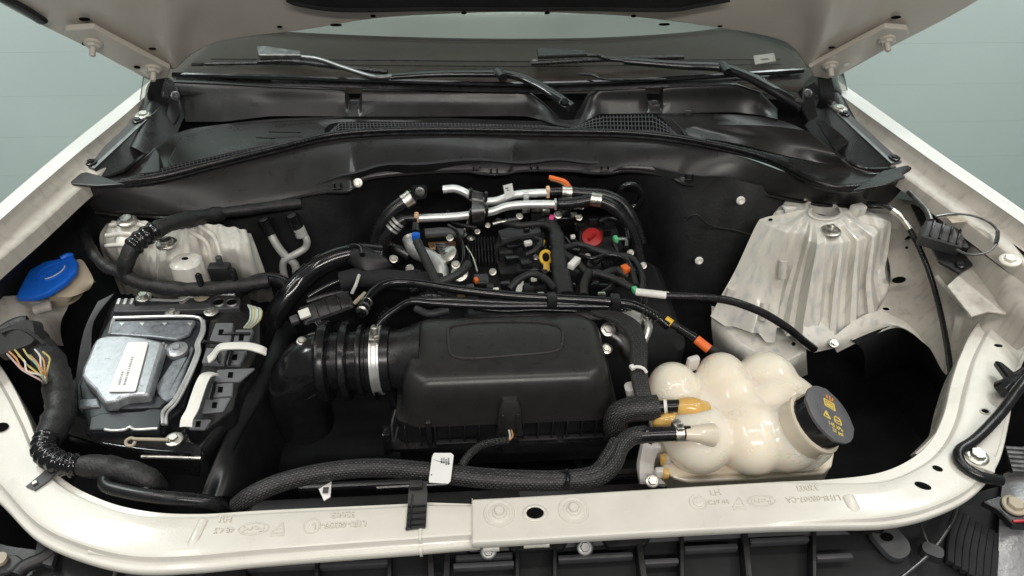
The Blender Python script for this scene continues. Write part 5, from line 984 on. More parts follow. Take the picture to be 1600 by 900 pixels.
def sym4(g):
    for a in ((-.002, .021, -.002, .026), (.003, .020, .003, .027), (.006, .021, .008, .026)): bar3(g, *a, .0012)
capt('pressure_symbol', sym4, 'cap_orange')
capt('pressure_text', lambda g: (g.text('145 kPa', McR @ Matrix.Translation((.003, -.017, .002)), .0074, .0004), g.text('21 psi', McR @ Matrix.Translation((.005, -.024, .002)), .0074, .0004)), 'cap_yellow')
capt('rim_text', lambda g: [bar3(g, -.026+i*.0016, .010-i*.0042, -.0254+i*.0016, .008-i*.0042, .0006) for i in range(9)], 'steel_dark')
# bracket at the left foot, strengthening fins
G().patch([[Z(1006, 690, -.06), Z(1030, 700, -.075)], [Z(1000, 725, -.07), Z(1022, 732, -.085)], [Z(1000, 756, -.085), Z(1040, 756, -.085)]], .008, nu=8, nv=14).build('foot_bracket', 'tank_bracket', ct)
bolt(Z(1019, 752, -.066), (0, -.4, 1), .007, 'zinc', ct, washer=1.5)
for p in ((1030, 742), (1040, 720), (1024, 704)): G().box(Z(p[0], p[1], -.085), (.016, .012, .03), .004).build('fin', 'tank_bracket', ct)
for p in ((1036, 745), (1032, 722)): G().box(Z(p[0]+4, p[1]-4, -.078), (.010, .012, .018), .003).build('amber_web', 'tank_amber', ct)
G().box(Z(1082, 568, -.02), (.022, .012, .030), .004, rz=.3).build('top_ear', 'tank_bracket', ct)
G().rr([(-.016, .016, -.012, .012, .008, -.05), (-.013, .013, -.010, .010, .007, .012)], frame(Z(990, 610, -.03), (-.3, 0, 1))).build('side_ear', 'tank_bracket', ct)
# spigots
tube_obj('amber_spigot', ZZ([(1058, 635, -.006), (1072, 636, -.006), (1086, 639, -.008), (1100, 643, -.016)], 0), lambda t: .0115+.006*math.sin(min(1, t*1.15)*2.2), 'tank_amber', ct, n=24)
blob([(Z(1048, 660, -.034), (.030, .014, .020), None), (Z(1066, 654, -.030), (.022, .014, .018), None)], .0025, 5, 'amber_shoulder', 'tank_amber', ct)
tube_obj('lower_spigot', ZZ([(1070, 678, .0), (1090, 678, -.002), (1112, 680, -.010)], 0), lambda t: .009+.010*t, 'tank_thin', ct)
0 and tube_obj('spigot_fin', ZZ([(1060, 712, -.02), (1080, 704, -.004), (1100, 690, -.002)], 0), .004, 'tank', ct)
for p in ((1181, 632), (1102, 644)): G().lathe([(.005, -.003), (.004, .001), (.002, .002)], frame(Z(p[0], p[1], -.020), (0, -.5, 1)), 12).build('rust_dot', 'rust', ct)
# short rubber ends with clamps
e1 = thing('upper_hose_end', Z(1045, 635, -.01), 'black hose end with white band clamp on the upper tank spigot', 'hose end')
tube_obj('hose', ZZ([(1020, 637, -.014), (1045, 635, -.008), (1062, 634, -.004)], 0), .0105, 'rubber', e1, n=20)
for px in (1040, 1054): clamp(Z(px, 635, -.009), Z(1060, 634, -.005)-Z(1040, 635, -.009), .0108, .005, 'white_plastic', e1, 'band', screw=False)
e2 = thing('lower_hose_end', Z(1045, 680, -.01), 'black hose end with silver clamp on the lower tank spigot', 'hose end')
tube_obj('hose', ZZ([(1003, 680, -.012), (1040, 678, -.006), (1079, 677, -.002)], 0), .0115, 'rubber', e2, n=20)
clamp(Z(1062, 677, -.003), Z(1079, 677, -.002)-Z(1040, 678, -.006), .0118, .012, 'zinc', e2, 'clamp'); G().box(Z(1057, 664, .006), (.014, .012, .012), .002, rz=.5).build('clamp_ear', 'zinc', e2)
tube_obj('print_stripe', ZZ([(1010, 674, .0), (1040, 672, .003), (1055, 672, .004)], 0), .0006, 'wire_w', e2, n=5)
# ------------------------------------------------------------------ engine
en = thing('engine', (.10, .55, -.40), 'black engine block top crowded with plastic covers behind the air filter box', 'engine')
G().rr([(-.17, .34, .41, .69, .03, -.42), (-.17, .34, .41, .69, .03, -.15), (-.15, .32, .43, .67, .03, -.125)]).build('block', 'dark_under', en)
G().rr([(-.10, .20, .44, .67, .02, -.14), (-.10, .20, .44, .67, .02, -.085), (-.09, .19, .45, .66, .02, -.075)]).build('valve_cover', 'plastic', en)
for i in range(9): G().box(Z(733+i*5.0, 392, -.062), (.0028, .085, .012), .0008, seg=1).build('cover_rib', 'plastic_soft', en)
G().box(Z(752, 440, -.055), (.030, .030, .02), .004).build('ribbed_corner', 'plastic_grey', en)
def ep(pts, name, z1, dz, matn, par=None, bev=.002): return G().prism([Z(p[0], p[1], z1) for p in pts], (0, 0, -dz), bev, 2).build(name, matn, par or en)
ep([(776, 370), (850, 362), (858, 400), (848, 420), (782, 428), (772, 395)], 'coil_cover', -.052, .03, 'plastic')
ep([(778, 360), (812, 350), (842, 352), (846, 362), (784, 374)], 'coil_cover', -.042, .02, 'plastic_grey')
ep([(778, 385), (812, 372), (818, 380), (784, 396)], 'cover_lip', -.045, .01, 'plastic_gloss')
ep([(872, 380), (900, 372), (920, 390), (905, 410), (876, 408)], 'coil_cover', -.05, .03, 'plastic')
ep([(905, 345), (960, 345), (975, 385), (950, 400), (905, 385)], 'fill_housing', -.055, .03, 'plastic_soft')
ep([(1000, 300), (975, 292), (950, 300), (985, 330)], 'rear_bracket', -.01, .02, 'plastic_gloss')
tube_obj('rear_ring', [Y(985+18*math.cos(a), 306+18*math.sin(a), .70) for a in np.linspace(0, 2*math.pi, 16, endpoint=False)], .006, 'plastic_gloss', en, closed=True)
for i, p in enumerate(((800, 332), (842, 340), (880, 346), (900, 432), (930, 420), (845, 430), (790, 400), (870, 452), (940, 452), (760, 455), (820, 456))):
    G().box(Z(p[0], p[1], -.045), (.030+.006*(i % 3), .022, .03), .004, rz=.2*(i % 4)-.3).build('housing', ('plastic', 'plastic_soft', 'plastic_gloss')[i % 3], en)
tube_obj('exhaust_pipe', [Z(640, 372, -.02), Z(650, 392, -.03), Z(672, 402, -.03), Z(686, 416, -.035), Z(690, 440, -.05)], .016, 'alu', en, n=18)
tube_obj('exhaust_ring', [Z(600, 382, -.06), Z(622, 390, -.05), Z(640, 400, -.055)], .010, 'steel_dark', en)
G().lathe([(.018, 0), (.020, .004), (.020, .014), (.012, .018)], frame(Z(704, 402, -.03), (-.5, -.3, 1)), 20).build('turbo_flange', 'zinc', en)
ep([(668, 378), (712, 376), (712, 386), (672, 388)], 'heat_shield', -.02, .006, 'copper')
bolt(Z(722, 366, -.02), UPV, .006, 'zinc', en); bolt(Z(736, 372, -.02), UPV, .005, 'zinc', en); bolt(Z(718, 428, -.03), (0, -.5, 1), .010, 'zinc', en)
tube_obj('branch_pipe', [Z(664, 365, .0), Z(690, 363, .0), Z(725, 365, .0)], .010, 'plastic_grey', en)
oc = thing('oil_filler_cap', Z(925, 373, -.05), 'dark red oil filler cap on the right side of the engine', 'cap')
G().lathe([(.021, -.008), (.022, .0), (.021, .006), (.012, .008)], frame(Z(925, 372, -.03), (-.1, -.5, 1)), 24).build('cap_body', 'red', oc)
G().box(Z(925, 370, -.02), (.024, .005, .008), .002, rz=.7).build('grip', 'red', oc)
dk = thing('dipstick', Z(852, 415, -.05), 'yellow ring handle of the oil dipstick on the engine', 'dipstick')
c = Z(853, 402, -.008); Mq = frame(c, (0, -.62, .78), (1, 0, 0))
tube_obj('ring_handle', [Mq @ Vector((.0105*math.cos(a), .0125*math.sin(a), 0)) for a in np.linspace(0, 2*math.pi, 18, endpoint=False)], .0037, 'yellow', dk, closed=True, step=.002)
G().rr([(-.006, .006, -.008, .008, .003, -.004), (-.006, .006, -.008, .008, .003, .003)], Mq @ Matrix.Translation((0, -.021, 0))).build('tab', 'yellow', dk)
tube_obj('tube', [Z(852, 424, -.02), Z(853, 440, -.06)], .005, 'plastic', dk)

# aluminium coolant pipes across the back of the engine
p1 = thing('upper_crossover_pipe', Y(770, 305, .69), 'upper silver pipe crossing the back of the engine with paper tag', 'pipe')
tube_obj('pipe', [Y(692, 296, .70), Y(712, 295, .70), Y(727, 301, .695), Y(742, 311, .69), Y(758, 315, .69), Y(778, 313, .69), Y(797, 306, .69), Y(815, 303, .69), Y(855, 301, .69)], .0085, 'alu', p1, n=18)
G().box(Y(856, 300, .69), (.008, .016, .022), .002).build('end_collar', 'peach', p1)
tube_obj('hose_end', [Y(858, 300, .69), Y(876, 299, .69), Y(892, 300, .69)], .009, 'rubber', p1)
wt2 = G().prism([Y(786, 290, .675), Y(800, 286, .675), Y(804, 306, .67), Y(790, 312, .67)], (0, -.001, .0006)).build('paper_tag', 'label_white', p1)
g = G()
for i in range(4): g.box(Y(792+i*2.0, 294+i*3.2, .672), (.006, .001, .0016))
g.build('print', 'ink', wt2)
p2 = thing('lower_crossover_pipe', Y(770, 330, .66), 'lower silver pipe crossing the back of the engine', 'pipe')
tube_obj('pipe', [Y(655, 341, .655), Y(680, 340, .655), Y(715, 338, .655), Y(745, 334, .655), Y(770, 330, .655), Y(790, 323, .658), Y(812, 320, .66), Y(868, 319, .66)], .0085, 'alu', p2, n=18)
G().box(Y(651, 340, .655), (.009, .014, .020), .002).build('end_collar', 'peach', p2)
tube_obj('hose_end', [Y(622, 342, .655), Y(636, 341, .655), Y(652, 341, .655)], .009, 'rubber', p2)
G().box(Y(868, 319, .66), (.005, .018, .020), .002).build('end_bead', 'alu', p2)
pb_ = thing('pipe_clamp', Y(746, 325, .66), 'steel clamp holding the two silver crossover pipes together', 'clamp')
G().patch([[Y(738, 298, .672), Y(755, 302, .672)], [Y(738, 312, .668), Y(756, 316, .668)], [Y(737, 328, .640), Y(757, 326, .640)], [Y(738, 344, .636), Y(757, 342, .636)], [Y(740, 352, .645), Y(756, 351, .645)]], .003, nu=8, nv=30).build('clamp_plate', 'steel_dark', pb_)
for a in ((735, 300), (759, 305), (735, 332), (760, 328)): G().lathe([(.011, -.003), (.0125, 0), (.011, .003)], frame(Y(a[0], a[1]+2, .672 if a[1] < 320 else .655), (1, 0, -.1)), 18).build('rubber_ring', 'rubber', pb_)
tube_obj('stay', [Y(735, 330, .65), Y(730, 350, .65), Y(722, 366, .64)], .003, 'zinc', pb_, n=8); G().box(Y(822, 311, .68), (.012, .008, .03), .002).build('spacer', 'alu', pb_)
G().box(Y(822, 328, .665), (.016, .008, .012), .002).build('spacer_foot', 'zinc', pb_)
h1 = thing('rear_left_hose', Y(600, 350, .66), 'black hose with printed band clamp joining the silver pipes on the left', 'hose')
tube_obj('hose', [Y(655, 300, .69), Y(645, 306, .685), Y(632, 315, .675), Y(615, 328, .665), Y(600, 345, .655), Y(590, 370, .645), Y(586, 400, .63)], .015, 'rubber', h1, n=18)
clamp(Y(637, 312, .678), Y(628, 318, .673)-Y(645, 306, .684), .0155, .020, 'zinc', h1, 'band_clamp', screw=False)
G().rr([(-.018, .018, -.014, .014, .010, 0), (-.016, .016, -.012, .012, .010, .014)], frame(Y(655, 300, .675), (0, -1, .4))).build('elbow_block', 'plastic_gloss', h1)
bolt(Y(656, 300, .66), (0, -1, .4), .006, 'steel_dark', h1)
h2 = thing('lower_left_hose', Y(605, 390, .62), 'black hose with ribbed clamp below the left end of the silver pipes', 'hose')
tube_obj('hose', [Y(632, 342, .653), Y(622, 348, .648), Y(612, 358, .642), Y(600, 378, .632), Y(595, 400, .62), Y(600, 420, .60)], .014, 'rubber', h2, n=18)
for k_ in range(3): clamp(Y(622-k_*4.5, 347+k_*5, .647-k_*.002), Y(612, 358, .642)-Y(622, 347, .648), .0148, .005, 'alu', h2, 'band_clamp', screw=False)
h3 = thing('rear_right_hose', Y(960, 330, .66), 'pair of black hoses curving down at the right end of the silver pipes', 'hose')
tube_obj('hose', [Y(872, 319, .66), Y(890, 318, .66), Y(905, 316, .662), Y(930, 313, .66), Y(955, 322, .65), Y(978, 345, .635), Y(992, 375, .62), Y(1000, 410, .60)], .013, 'rubber', h3, n=18)
tube_obj('hose', [Y(892, 300, .69), Y(915, 302, .685), Y(945, 305, .68), Y(972, 318, .67), Y(990, 345, .65), Y(1002, 380, .63)], .012, 'rubber', h3, n=18)
clamp(Y(885, 301, .688), Y(900, 301, .688)-Y(880, 300, .688), .0125, .020, 'zinc', h3, 'band_clamp', screw=False); clamp(Y(931, 312, .66), Y(945, 317, .655)-Y(918, 313, .662), .0138, .022, 'zinc', h3, 'band_clamp', screw=False)
tube_obj('bracket_loop', [Y(893, 314, .675), Y(898, 322, .665), Y(912, 326, .66)], .003, 'zinc', h3, n=8)
ow = tag(tube_obj('orange_wires', [Y(858, 277, .72), Y(870, 280, .715), Y(884, 285, .71), Y(891, 295, .705)], .005, 'orange'), 'short bundle of orange wires behind the silver pipes', 'wires'); tube_obj('second_wire', [Y(860, 281, .715), Y(874, 285, .71), Y(886, 292, .705)], .0025, 'copper', ow, n=6)

# ------------------------------------------------------------------ hoses and lines over the engine
bp = thing('big_hose', Z(500, 440, -.06), 'thick glossy black hose arching from the engine towards the module', 'hose')
tube_obj('hose', ZZ([(595, 398, -.01), (560, 396, 0), (530, 402, .0), (500, 416, -.01), (472, 438, -.03), (450, 464, -.05), (430, 494, -.08), (412, 530, -.13)], 0), .0215, 'plastic_gloss', bp, n=24)
G().patch([[Z(545, 384, .01), Z(560, 380, .02), Z(575, 386, .012)], [Z(548, 398, .02), Z(570, 396, .025), Z(600, 402, .015)], [Z(545, 412, 0), Z(570, 422, .006), Z(612, 414, .0)], [Z(575, 424, -.01), Z(592, 428, -.008), Z(614, 418, -.01)]], .005, nu=20, nv=24).build('flange_cover', 'plastic_soft', bp)
tube_obj('flange_rim', ZZ([(540, 390, .016), (552, 384, .022), (563, 386, .026), (566, 398, .028)], 0), .005, 'plastic_gloss', bp)
vh = thing('foam_sleeved_pipe', Z(590, 438, -.04), 'foam sleeved pipe with white clip left of the engine', 'pipe')
tube_obj('foam_sleeve', ZZ([(533, 440, -.02), (560, 434, -.015), (600, 436, -.015), (650, 440, -.02), (690, 442, -.03)], 0), .019, 'foam', vh, n=18)
tube_obj('thin_pipe', ZZ([(482, 464, -.05), (505, 450, -.04), (536, 436, -.03)], 0), .006, 'plastic_gloss', vh); tube_obj('thin_pipe', ZZ([(480, 472, -.05), (510, 462, -.045), (545, 455, -.04)], 0), .006, 'plastic', vh)
tube_obj('white_clip', ZZ([(561, 430, .008), (556, 445, .006), (550, 458, -.01)], 0), .0032, 'wire_w', vh, n=8); tube_obj('pale_clip', ZZ([(571, 458, -.01), (562, 466, -.012), (554, 474, -.02)], 0), .004, 'beige_plastic', vh, n=8)
jb = thing('purge_valve', Z(510, 480, -.04), 'small black junction valve with a white plug above the intake hose', 'valve')
Mj = frame(Z(512, 480, -.02), (0, -.35, 1), (1, .42, 0))
G().rr([(-.050, .045, -.020, .020, .005, -.03), (-.050, .045, -.020, .020, .005, .0), (-.046, .041, -.016, .016, .004, .004)], Mj).build('valve_body', 'plastic', jb)
for x in (-.02, .0, .022): G().box((x, 0, .005), (.0022, .038, .003), .0006, M=Mj).build('rib', 'plastic_gloss', jb)
G().box((-.042, .0, .006), (.020, .018, .008), .002, M=Mj).build('white_plug', 'white_plastic', jb); G().box((-.062, -.002, .0), (.016, .016, .014), .003, M=Mj).build('connector', 'plastic_grey', jb)
for k_ in range(3): tube_obj('wire', [Mj @ Vector((-.03+k_*.004, -.02, .0)), Mj @ Vector((-.025+k_*.006, -.035, -.01)), Mj @ Vector((-.015+k_*.006, -.05, -.03))], .0015, 'plastic_grey', jb, n=6)
v1 = thing('upper_vapour_line', Z(800, 460, -.01), 'glossy black vapour line running across the bay behind the air filter lid', 'line')
tube_obj('line', ZZ([(564, 492, .02), (570, 476, .024), (582, 458, .024), (600, 445, .024), (625, 441, .022), (660, 444, .02), (720, 453, .015), (800, 462, .01), (880, 467, .01), (950, 471, .01), (985, 476, .01), (1010, 486, .008), (1030, 498, .004), (1045, 510, 0)], 0), .0085, 'plastic_gloss', v1, n=16)
for k_ in range(3): G().lathe([(.0095, -.003), (.011, 0), (.0095, .003)], frame(Z(566+k_*3.5, 486-k_*7, .022), Z(575, 468, .022)-Z(564, 492, .022)), 16).build('quick_connector', 'zinc' if k_ != 1 else 'plastic_grey', v1)
for k_ in range(5): G().lathe([(.008, -.0015), (.0105, 0), (.008, .0015)], frame(Z(1008+k_*5, 486+k_*3.4, .008-.001*k_), Z(1030, 498, .004)-Z(1010, 486, .008)), 14).build('hose_barb', 'steel_dark', v1)
v2 = thing('lower_vapour_line', Z(800, 478, -.02), 'thin black line clipped under the glossy vapour line', 'line')
tube_obj('line', ZZ([(590, 512, .0), (600, 498, .008), (618, 484, .012), (640, 472, .012), (680, 474, .008), (760, 478, .002), (860, 478, .0), (950, 479, .0)], 0), .0065, 'plastic_gloss', v2, n=14)
tube_obj('line', ZZ([(640, 468, .014), (700, 468, .010), (800, 473, .004), (880, 474, .004), (955, 476, .004)], 0), .005, 'plastic_gloss', v2, n=12)
for px, py in ((862, 470), (961, 472)): G().box(Z(px, py, .010), (.018, .026, .024), .004).build('line_clip', 'plastic', v2)
for k_ in range(4): G().lathe([(.007, -.0015), (.010, 0), (.007, .0015)], frame(Z(597+k_*4, 500-k_*4.5, .006), (.5, .6, .2)), 14).build('hose_barb', 'steel_dark', v2)
sh = thing('slanted_braided_hoses', Z(700, 430, -.02), 'crossing braided hoses in front of the silver exhaust bend', 'hose')
tube_obj('hose', ZZ([(652, 378, .02), (660, 395, .02), (672, 420, .02), (684, 446, .01)], 0), .009, 'braid_fine', sh); tube_obj('hose', ZZ([(684, 442, .01), (705, 434, .015), (722, 424, .02), (732, 412, .02)], 0), .008, 'braid_fine', sh)
bc = thing('blue_connector', Z(650, 368, .01), 'small bright blue connector left of the engine pipes', 'connector')
G().box(Z(650, 370, .024), (.016, .012, .018), .003).build('shell', 'blue', bc); G().box(Z(638, 369, .024), (.006, .006, .006), .001).build('pin', 'white_plastic', bc); tube_obj('neck', [Z(650, 362, .03), Z(649, 350, .035)], .007, 'plastic', bc)

# engine harness: fat taped trunk with branches
eh = thing('engine_harness', Z(875, 430, -.01), 'taped harness trunk running down the middle of the engine', 'harness')
tube_obj('trunk', ZZ([(858, 345, .005), (868, 362, .008), (872, 385, .010), (874, 410, .010), (878, 435, .010), (884, 462, .006)], 0), lambda t: .013+.005*t, 'tape', eh, n=16, flat=.7)
for pts, r in (([(876, 395, .012), (890, 402, .014), (904, 412, .012), (915, 424, .008), (940, 428, .004), (965, 422, .0), (980, 432, -.01)], .0075), ([(920, 425, .010), (912, 446, .008), (912, 462, .004)], .0085), ([(930, 426, .008), (955, 434, .008), (980, 446, .006), (992, 453, .004)], .007), ([(868, 452, .008), (852, 436, .008), (832, 428, .008), (812, 436, .004), (796, 452, -.005)], .007), ([(870, 358, .008), (845, 350, .006), (810, 352, .004), (776, 345, .0)], .007), ([(855, 345, .006), (842, 346, .006), (830, 356, .0)], .005), ([(880, 388, .012), (905, 382, .010), (935, 392, .006), (960, 398, .0), (985, 402, 0), (1000, 420, 0), (1004, 445, 0), (996, 466, .0)], .006), ([(836, 372, .004), (846, 376, .008), (838, 390, .004), (822, 398, -.004)], .005), ([(960, 380, .0), (966, 396, -.004), (974, 408, -.01)], .0035), ([(978, 405, 0), (988, 425, .0), (994, 446, 0)], .006)):
    tube_obj('branch', ZZ(pts, 0), r, 'tape', eh, n=12)
def plug(px, py, z, size, matn, lab, rz=0., nm='wiring_plug', base=True):
    t = thing(nm, Z(px, py, z-.01), lab, 'connector'); G().box(Z(px, py, z), size, .0018, rz=rz).build('body', matn, t)
    if base: G().box(Z(px, py, z)+Vector((0, .004, -size[2]*.5-.006)), (size[0]*1.3, size[1]*1.3, .012), .002, rz=rz).build('socket', 'plastic', t)
    return t
plug(897, 411, .022, (.013, .030, .012), 'white_plastic', 'white sleeve tag angled on the harness right of the yellow ring', -.65 + math.pi, base=False)
plug(977, 420, .004, (.014, .016, .012), 'orange', 'orange connector at the right edge of the engine', .4)
plug(744, 438, -.012, (.008, .010, .010), 'orange', 'tiny orange plug left of the engine cover', .4)
plug(862, 341, .014, (.010, .014, .010), 'pink', 'pink plug on the harness below the silver pipes', -.3)
plug(825, 380, -.02, (.016, .010, .010), 'white_plastic', 'white clip on the coil cover left of the dark red cap', .3)
plug(895, 370, -.02, (.010, .008, .008), 'white_plastic', 'small white square beside the dark red cap', .15)
plug(823, 355, -.012, (.010, .007, .006), 'white_plastic', 'small white chip below the steel pipe clamp', 0.)
plug(813, 440, -.004, (.012, .010, .016), 'white_plastic', 'upright white plug near the front of the engine', 0.)
plug(834, 436, -.006, (.012, .008, .008), 'white_plastic', 'flat white plug right of the upright white plug', .1)
plug(775, 454, -.002, (.011, .008, .010), 'white_plastic', 'white notched clip just behind the vapour line', 0.)
plug(962, 374, .0, (.009, .014, .012), 'green', 'pale green fitting right of the dark red cap', .2)
plug(992, 453, .010, (.010, .012, .010), 'green', 'green sleeve where the cable leaves the engine', .3, base=False)
fp = tag(tube_obj('grey_fitting', [Z(966, 374, .0), Z(978, 374, .0), Z(979, 386, -.004)], .0045, 'steel_dark'), 'small grey elbow fitting beside the pale green connector', 'fitting')
yt = tag(G().prism([Z(846, 372, -.01), Z(852, 376, -.01), Z(850, 380, -.01), Z(846, 379, -.01)], (0, 0, -.006)).build('yellow_clip', 'yellow', None), 'tiny yellow clip above the yellow dipstick ring', 'clip')

# right hand side cables
rc = thing('release_cable', Z(1130, 470, -.03), 'black cable with white sleeve running to the foot of the right tower', 'cable')
tube_obj('cable', [Z(1040, 462, .012), Z(1090, 464, .01), Z(1140, 470, .0), Z(1190, 488, -.02), Z(1230, 512, -.05), Z(1255, 532, -.085), Z(1272, 545, -.115)], .0075, 'rubber', rc, n=14)
tube_obj('white_sleeve', ZZ([(994, 456, .010), (1020, 459, .013), (1046, 462, .012)], 0), .0072, 'white_plastic', rc, n=14)
oc_ = thing('orange_taped_cable', Z(1090, 535, -.03), 'black cable with orange and yellow tape left of the right tower', 'cable')
tube_obj('cable', ZZ([(1030, 494, .006), (1060, 512, .0), (1100, 538, -.01), (1130, 556, -.03), (1160, 575, -.06)], 0), .0065, 'tape', oc_)
tube_obj('orange_tape', ZZ([(1088, 530, -.006), (1108, 546, -.014)], 0), .0085, 'orange', oc_); tube_obj('yellow_mark', ZZ([(1040, 499, .006), (1050, 506, .003)], 0), .0074, 'yellow', oc_); tube_obj('black_sleeve', ZZ([(1060, 512, .001), (1086, 529, -.006)], 0), .0085, 'plastic_gloss', oc_)
tb = thing('throttle_body', Z(990, 500, -.06), 'bare silver throttle housing right of the air filter lid', 'throttle body')
G().rr([(-.022, .022, -.016, .016, .010, -.04), (-.022, .022, -.016, .016, .010, .0), (-.018, .018, -.012, .012, .008, .005)], frame(Z(985, 497, -.02), (0, -.4, 1), (1, .1, 0))).build('housing', 'alu', tb)
tube_obj('lever', ZZ([(1008, 498, -.02), (1014, 510, -.02), (1010, 524, -.03), (1004, 536, -.04)], 0), .007, 'alu', tb); G().lathe([(.010, -.02), (.010, .008), (.006, .010)], frame(Z(1008, 500, -.02), (.4, -.4, 1)), 18).build('spindle', 'zinc', tb)
bolt(Z(950, 515, -.03), (0, -.5, 1), .008, 'zinc', tb); bolt(Z(948, 545, -.05), (0, -.5, 1), .006, 'zinc', tb); tube_obj('casting_edge', ZZ([(952, 520, -.05), (972, 535, -.06), (985, 560, -.09)], 0), .014, 'steel_dark', tb)
sb = thing('side_braided_cables', Z(1000, 560, -.01), 'bundle of braided cables with white tie right of the air filter lid', 'cables')
for k_ in range(4): tube_obj('cable', ZZ([(925+k_*3, 488-k_*1.2, -.012), (955+k_*4, 498-k_*2, -.004), (978+k_*5, 514-k_*2.5, .0), (990+k_*5.0, 540-k_, .0), (990+k_*5.2, 580, -.004), (996+k_*5, 612, -.012), (1004+k_*4.6, 634, -.02)], 0), .0062, 'braid_fine', sb, n=12)
tube_obj('white_tie', ZZ([(986, 576, .006), (995, 573, .010), (1006, 576, .008), (1010, 582, .002)], 0), .0028, 'white_plastic', sb, n=8); G().box(Z(988, 574, .010), (.008, .009, .007), .0015, rz=.4).build('tie_head', 'white_plastic', sb)

# sensor module, wire loop and hood release cable by the right fender
sm_ = thing('fender_connector', Z(1475, 365, .06), 'grey connector block hanging at the right fender ledge', 'connector')
Mf = frame(Z(1475, 365, .085), (-.2, -.4, 1), (1, -.62, 0))
G().rr([(-.036, .036, -.020, .020, .004, -.03), (-.036, .036, -.020, .020, .004, .0), (-.032, .032, -.016, .016, .003, .004)], Mf).build('shell', 'plastic_grey', sm_)
for x in (-.022, -.006, .010, .024): G().box((x, 0, .005), (.004, .036, .006), .001, M=Mf).build('rib', 'plastic', sm_)
G().box((.040, -.004, -.008), (.014, .030, .022), .003, M=Mf).build('plug', 'plastic', sm_)
tube_obj('lead', [Z(1420, 300, .10), Z(1435, 315, .10), Z(1448, 330, .10), Z(1454, 345, .095)], .0055, 'steel_dark', sm_)
G().prism([Z(1478, 338, .118), Z(1506, 338, .118), Z(1512, 346, .118), Z(1488, 348, .118)], (0, 0, -.002)).build('yellow_sticker', 'beige_plastic', sm_)
lp = tag(tube_obj('wire_loop', ZZ([(1462, 338, .12), (1490, 334, .125), (1520, 337, .13), (1545, 347, .13), (1559, 362, .13), (1557, 380, .128), (1540, 395, .12), (1515, 398, .11), (1495, 390, .10)], 0), .0022, 'steel_dark', n=8), 'thin looped wire above the grey connector on the right fender ledge', 'wire'); tube_obj('sleeve', ZZ([(1559, 362, .13), (1558, 372, .13), (1556, 381, .128)], 0), .0035, 'plastic', lp, n=8)
hr = tag(tube_obj('hood_release_cable', [Z(1355, 318, .06), Z(1385, 322, .07), Z(1408, 340, .06), Z(1430, 375, .03), Z(1450, 420, .0), Z(1465, 470, -.03), Z(1478, 530, -.05), Z(1484, 570, -.06), Z(1487, 600, -.07)], .0052, 'rubber', n=12), 'black release cable hanging down the beige right apron', 'cable'); tube_obj('bare_section', ZZ([(1394, 328, .070), (1408, 339, .064), (1422, 358, .05)], 0), .0058, 'zinc', hr, n=10)
bolt(Z(1502, 413, .055), (-.2, -.3, 1), .005, 'plastic_gloss', apr, 'push_clip')

# ------------------------------------------------------------------ small fittings that crowd the engine top
random.seed(21)
SM = [  # px, py, height, (size), material, turn, part name
 (800, 345, .0, (.030, .010, .010), 'steel_dark', .1, 'bracket'), (838, 326, .010, (.020, .012, .010), 'zinc', -.2, 'bracket'), (852, 330, .012, (.016, .012, .014), 'zinc', .3, 'bracket'), (884, 330, .010, (.022, .010, .012), 'steel_dark', .6, 'bracket'), (896, 336, .006, (.014, .010, .010), 'zinc', .2, 'bracket'),
 (790, 318, .02, (.012, .012, .014), 'plastic_grey', 0, 'clip'), (866, 372, .0, (.012, .010, .010), 'plastic_grey', .4, 'clip'), (845, 384, -.004, (.010, .016, .010), 'plastic_gloss', .2, 'clip'), (862, 388, -.004, (.010, .012, .010), 'plastic_gloss', -.2, 'clip'), (800, 386, -.03, (.020, .014, .012), 'plastic_gloss', .3, 'clip'),
 (800, 405, -.03, (.026, .016, .014), 'plastic_gloss', .3, 'clip'), (822, 412, -.03, (.022, .018, .014), 'plastic', .1, 'clip'), (905, 354, -.01, (.020, .014, .014), 'plastic_gloss', .1, 'clip'), (948, 362, -.006, (.018, .014, .016), 'plastic_gloss', .1, 'clip'), (952, 350, -.006, (.024, .010, .010), 'plastic', .2, 'clip'),
 (930, 346, -.004, (.026, .010, .012), 'plastic', 0, 'clip'), (898, 392, -.02, (.020, .016, .014), 'plastic_gloss', -.4, 'clip'), (948, 412, -.012, (.020, .014, .014), 'plastic_gloss', .3, 'clip'), (930, 408, -.02, (.016, .014, .012), 'plastic', .6, 'clip'), (968, 440, -.01, (.018, .016, .016), 'plastic_gloss', .2, 'clip'),
 (890, 448, -.01, (.022, .016, .016), 'plastic_gloss', .1, 'clip'), (860, 446, -.004, (.016, .014, .014), 'plastic_gloss', .1, 'clip'), (790, 446, -.01, (.018, .014, .014), 'plastic_gloss', .2, 'clip'), (754, 446, -.012, (.016, .012, .014), 'plastic_gloss', 0, 'clip'), (735, 450, -.01, (.014, .012, .012), 'plastic_grey', .2, 'clip'),
 (845, 462, .0, (.012, .010, .012), 'zinc', 0, 'clip'), (940, 460, .004, (.014, .008, .008), 'zinc', 0, 'clip'), (690, 455, .0, (.016, .012, .012), 'plastic_grey', .2, 'clip'), (720, 462, .0, (.014, .010, .010), 'copper', .2, 'clip'), (676, 462, .0, (.012, .010, .010), 'peach', .2, 'clip')]
for px, py, z_, sz, m_, a_, nm in SM:
    G().box(Z(px, py, z_), sz, .0018, rz=a_).build(nm, m_, en)
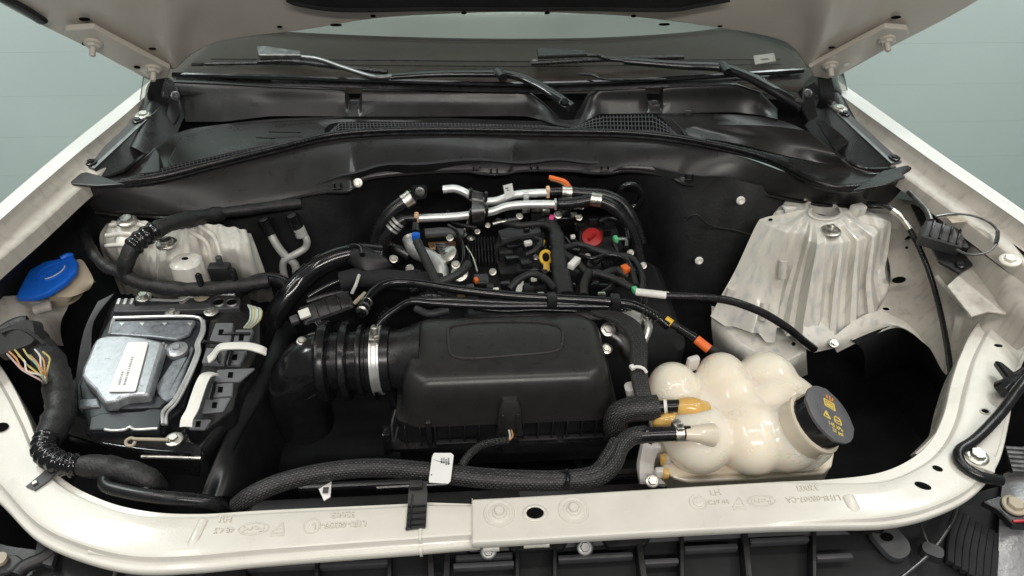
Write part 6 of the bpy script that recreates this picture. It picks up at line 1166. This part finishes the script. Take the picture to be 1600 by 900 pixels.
for px, py, z_, r_ in ((746, 362, .0, .004), (762, 352, .0, .004), (812, 338, .006, .005), (872, 336, .008, .006), (905, 340, .004, .005), (838, 402, -.02, .004), (884, 422, -.01, .004), (918, 400, -.01, .004), (955, 425, -.01, .005), (985, 395, -.02, .005), (1005, 415, -.03, .005), (703, 372, .0, .005), (712, 414, -.01, .006), (640, 420, -.03, .006), (615, 405, -.03, .006), (770, 425, -.02, .005)):
    bolt(Z(px, py, z_), (random.uniform(-.3, .3), -.5, 1), r_, 'zinc', en, washer=1.5)
for pts, r_, m_ in (([(700, 352, .01), (712, 360, .01), (722, 380, .0), (724, 405, -.01), (716, 425, -.02)], .0035, 'plastic_gloss'), ([(728, 385, -.005), (738, 400, -.004), (746, 425, -.01)], .0018, 'zinc'), ([(770, 350, .004), (790, 346, .006), (815, 352, .004), (832, 350, .004)], .0035, 'zinc'), ([(884, 372, .0), (892, 385, .0), (886, 398, .004)], .004, 'plastic_gloss'), ([(905, 398, .006), (925, 404, .008), (950, 398, .006), (975, 404, .004), (992, 425, .0)], .0042, 'plastic_gloss'), ([(935, 346, .006), (955, 340, .008), (975, 352, .0), (982, 375, -.01)], .0055, 'rubber'), ([(640, 455, -.01), (660, 450, -.01), (690, 462, -.01), (720, 470, -.01)], .006, 'rubber'), ([(650, 482, -.03), (670, 490, -.03), (700, 484, -.03)], .007, 'plastic_grey'), ([(740, 482, -.01), (790, 486, -.01), (840, 484, -.01), (900, 486, -.01)], .004, 'plastic_gloss'), ([(590, 412, -.02), (604, 425, -.02), (625, 430, -.02), (650, 426, -.02), (668, 432, -.02)], .0065, 'rubber'), ([(700, 330, .0), (705, 345, .0), (722, 352, .0), (745, 356, .0)], .005, 'rubber'), ([(1000, 430, -.02), (1008, 455, -.02), (1004, 476, -.03)], .007, 'plastic_gloss'), ([(960, 436, .0), (952, 450, .0), (940, 458, .0)], .005, 'plastic_gloss')):
    tube_obj('small_line', ZZ(pts, 0), r_, m_, en, n=10)
tube_obj('corrugated_line', ZZ([(652, 470, .0), (668, 462, .004), (690, 466, .002), (705, 474, -.004)], 0), .008, 'plastic_gloss', en, corr=(.005, .10), step=.0012)
tube_obj('corrugated_line', ZZ([(958, 478, -.012), (972, 484, -.014), (985, 490, -.02)], 0), .008, 'plastic_gloss', en, corr=(.005, .10), step=.0012)
for k_ in range(6): G().box(Z(690+k_*0, 384, -.02)+Vector((.003*k_, -.006*k_, 0)), (.030, .0022, .014), .0005, seg=1).build('heat_fin', 'steel_dark', en)
for k_ in range(4): tube_obj('white_lead', ZZ([(806+k_*2, 462, -.004), (808+k_*2.4, 450, .0), (812+k_*1.2, 444, -.002)], 0), .0012, 'wire_w', en, n=5)
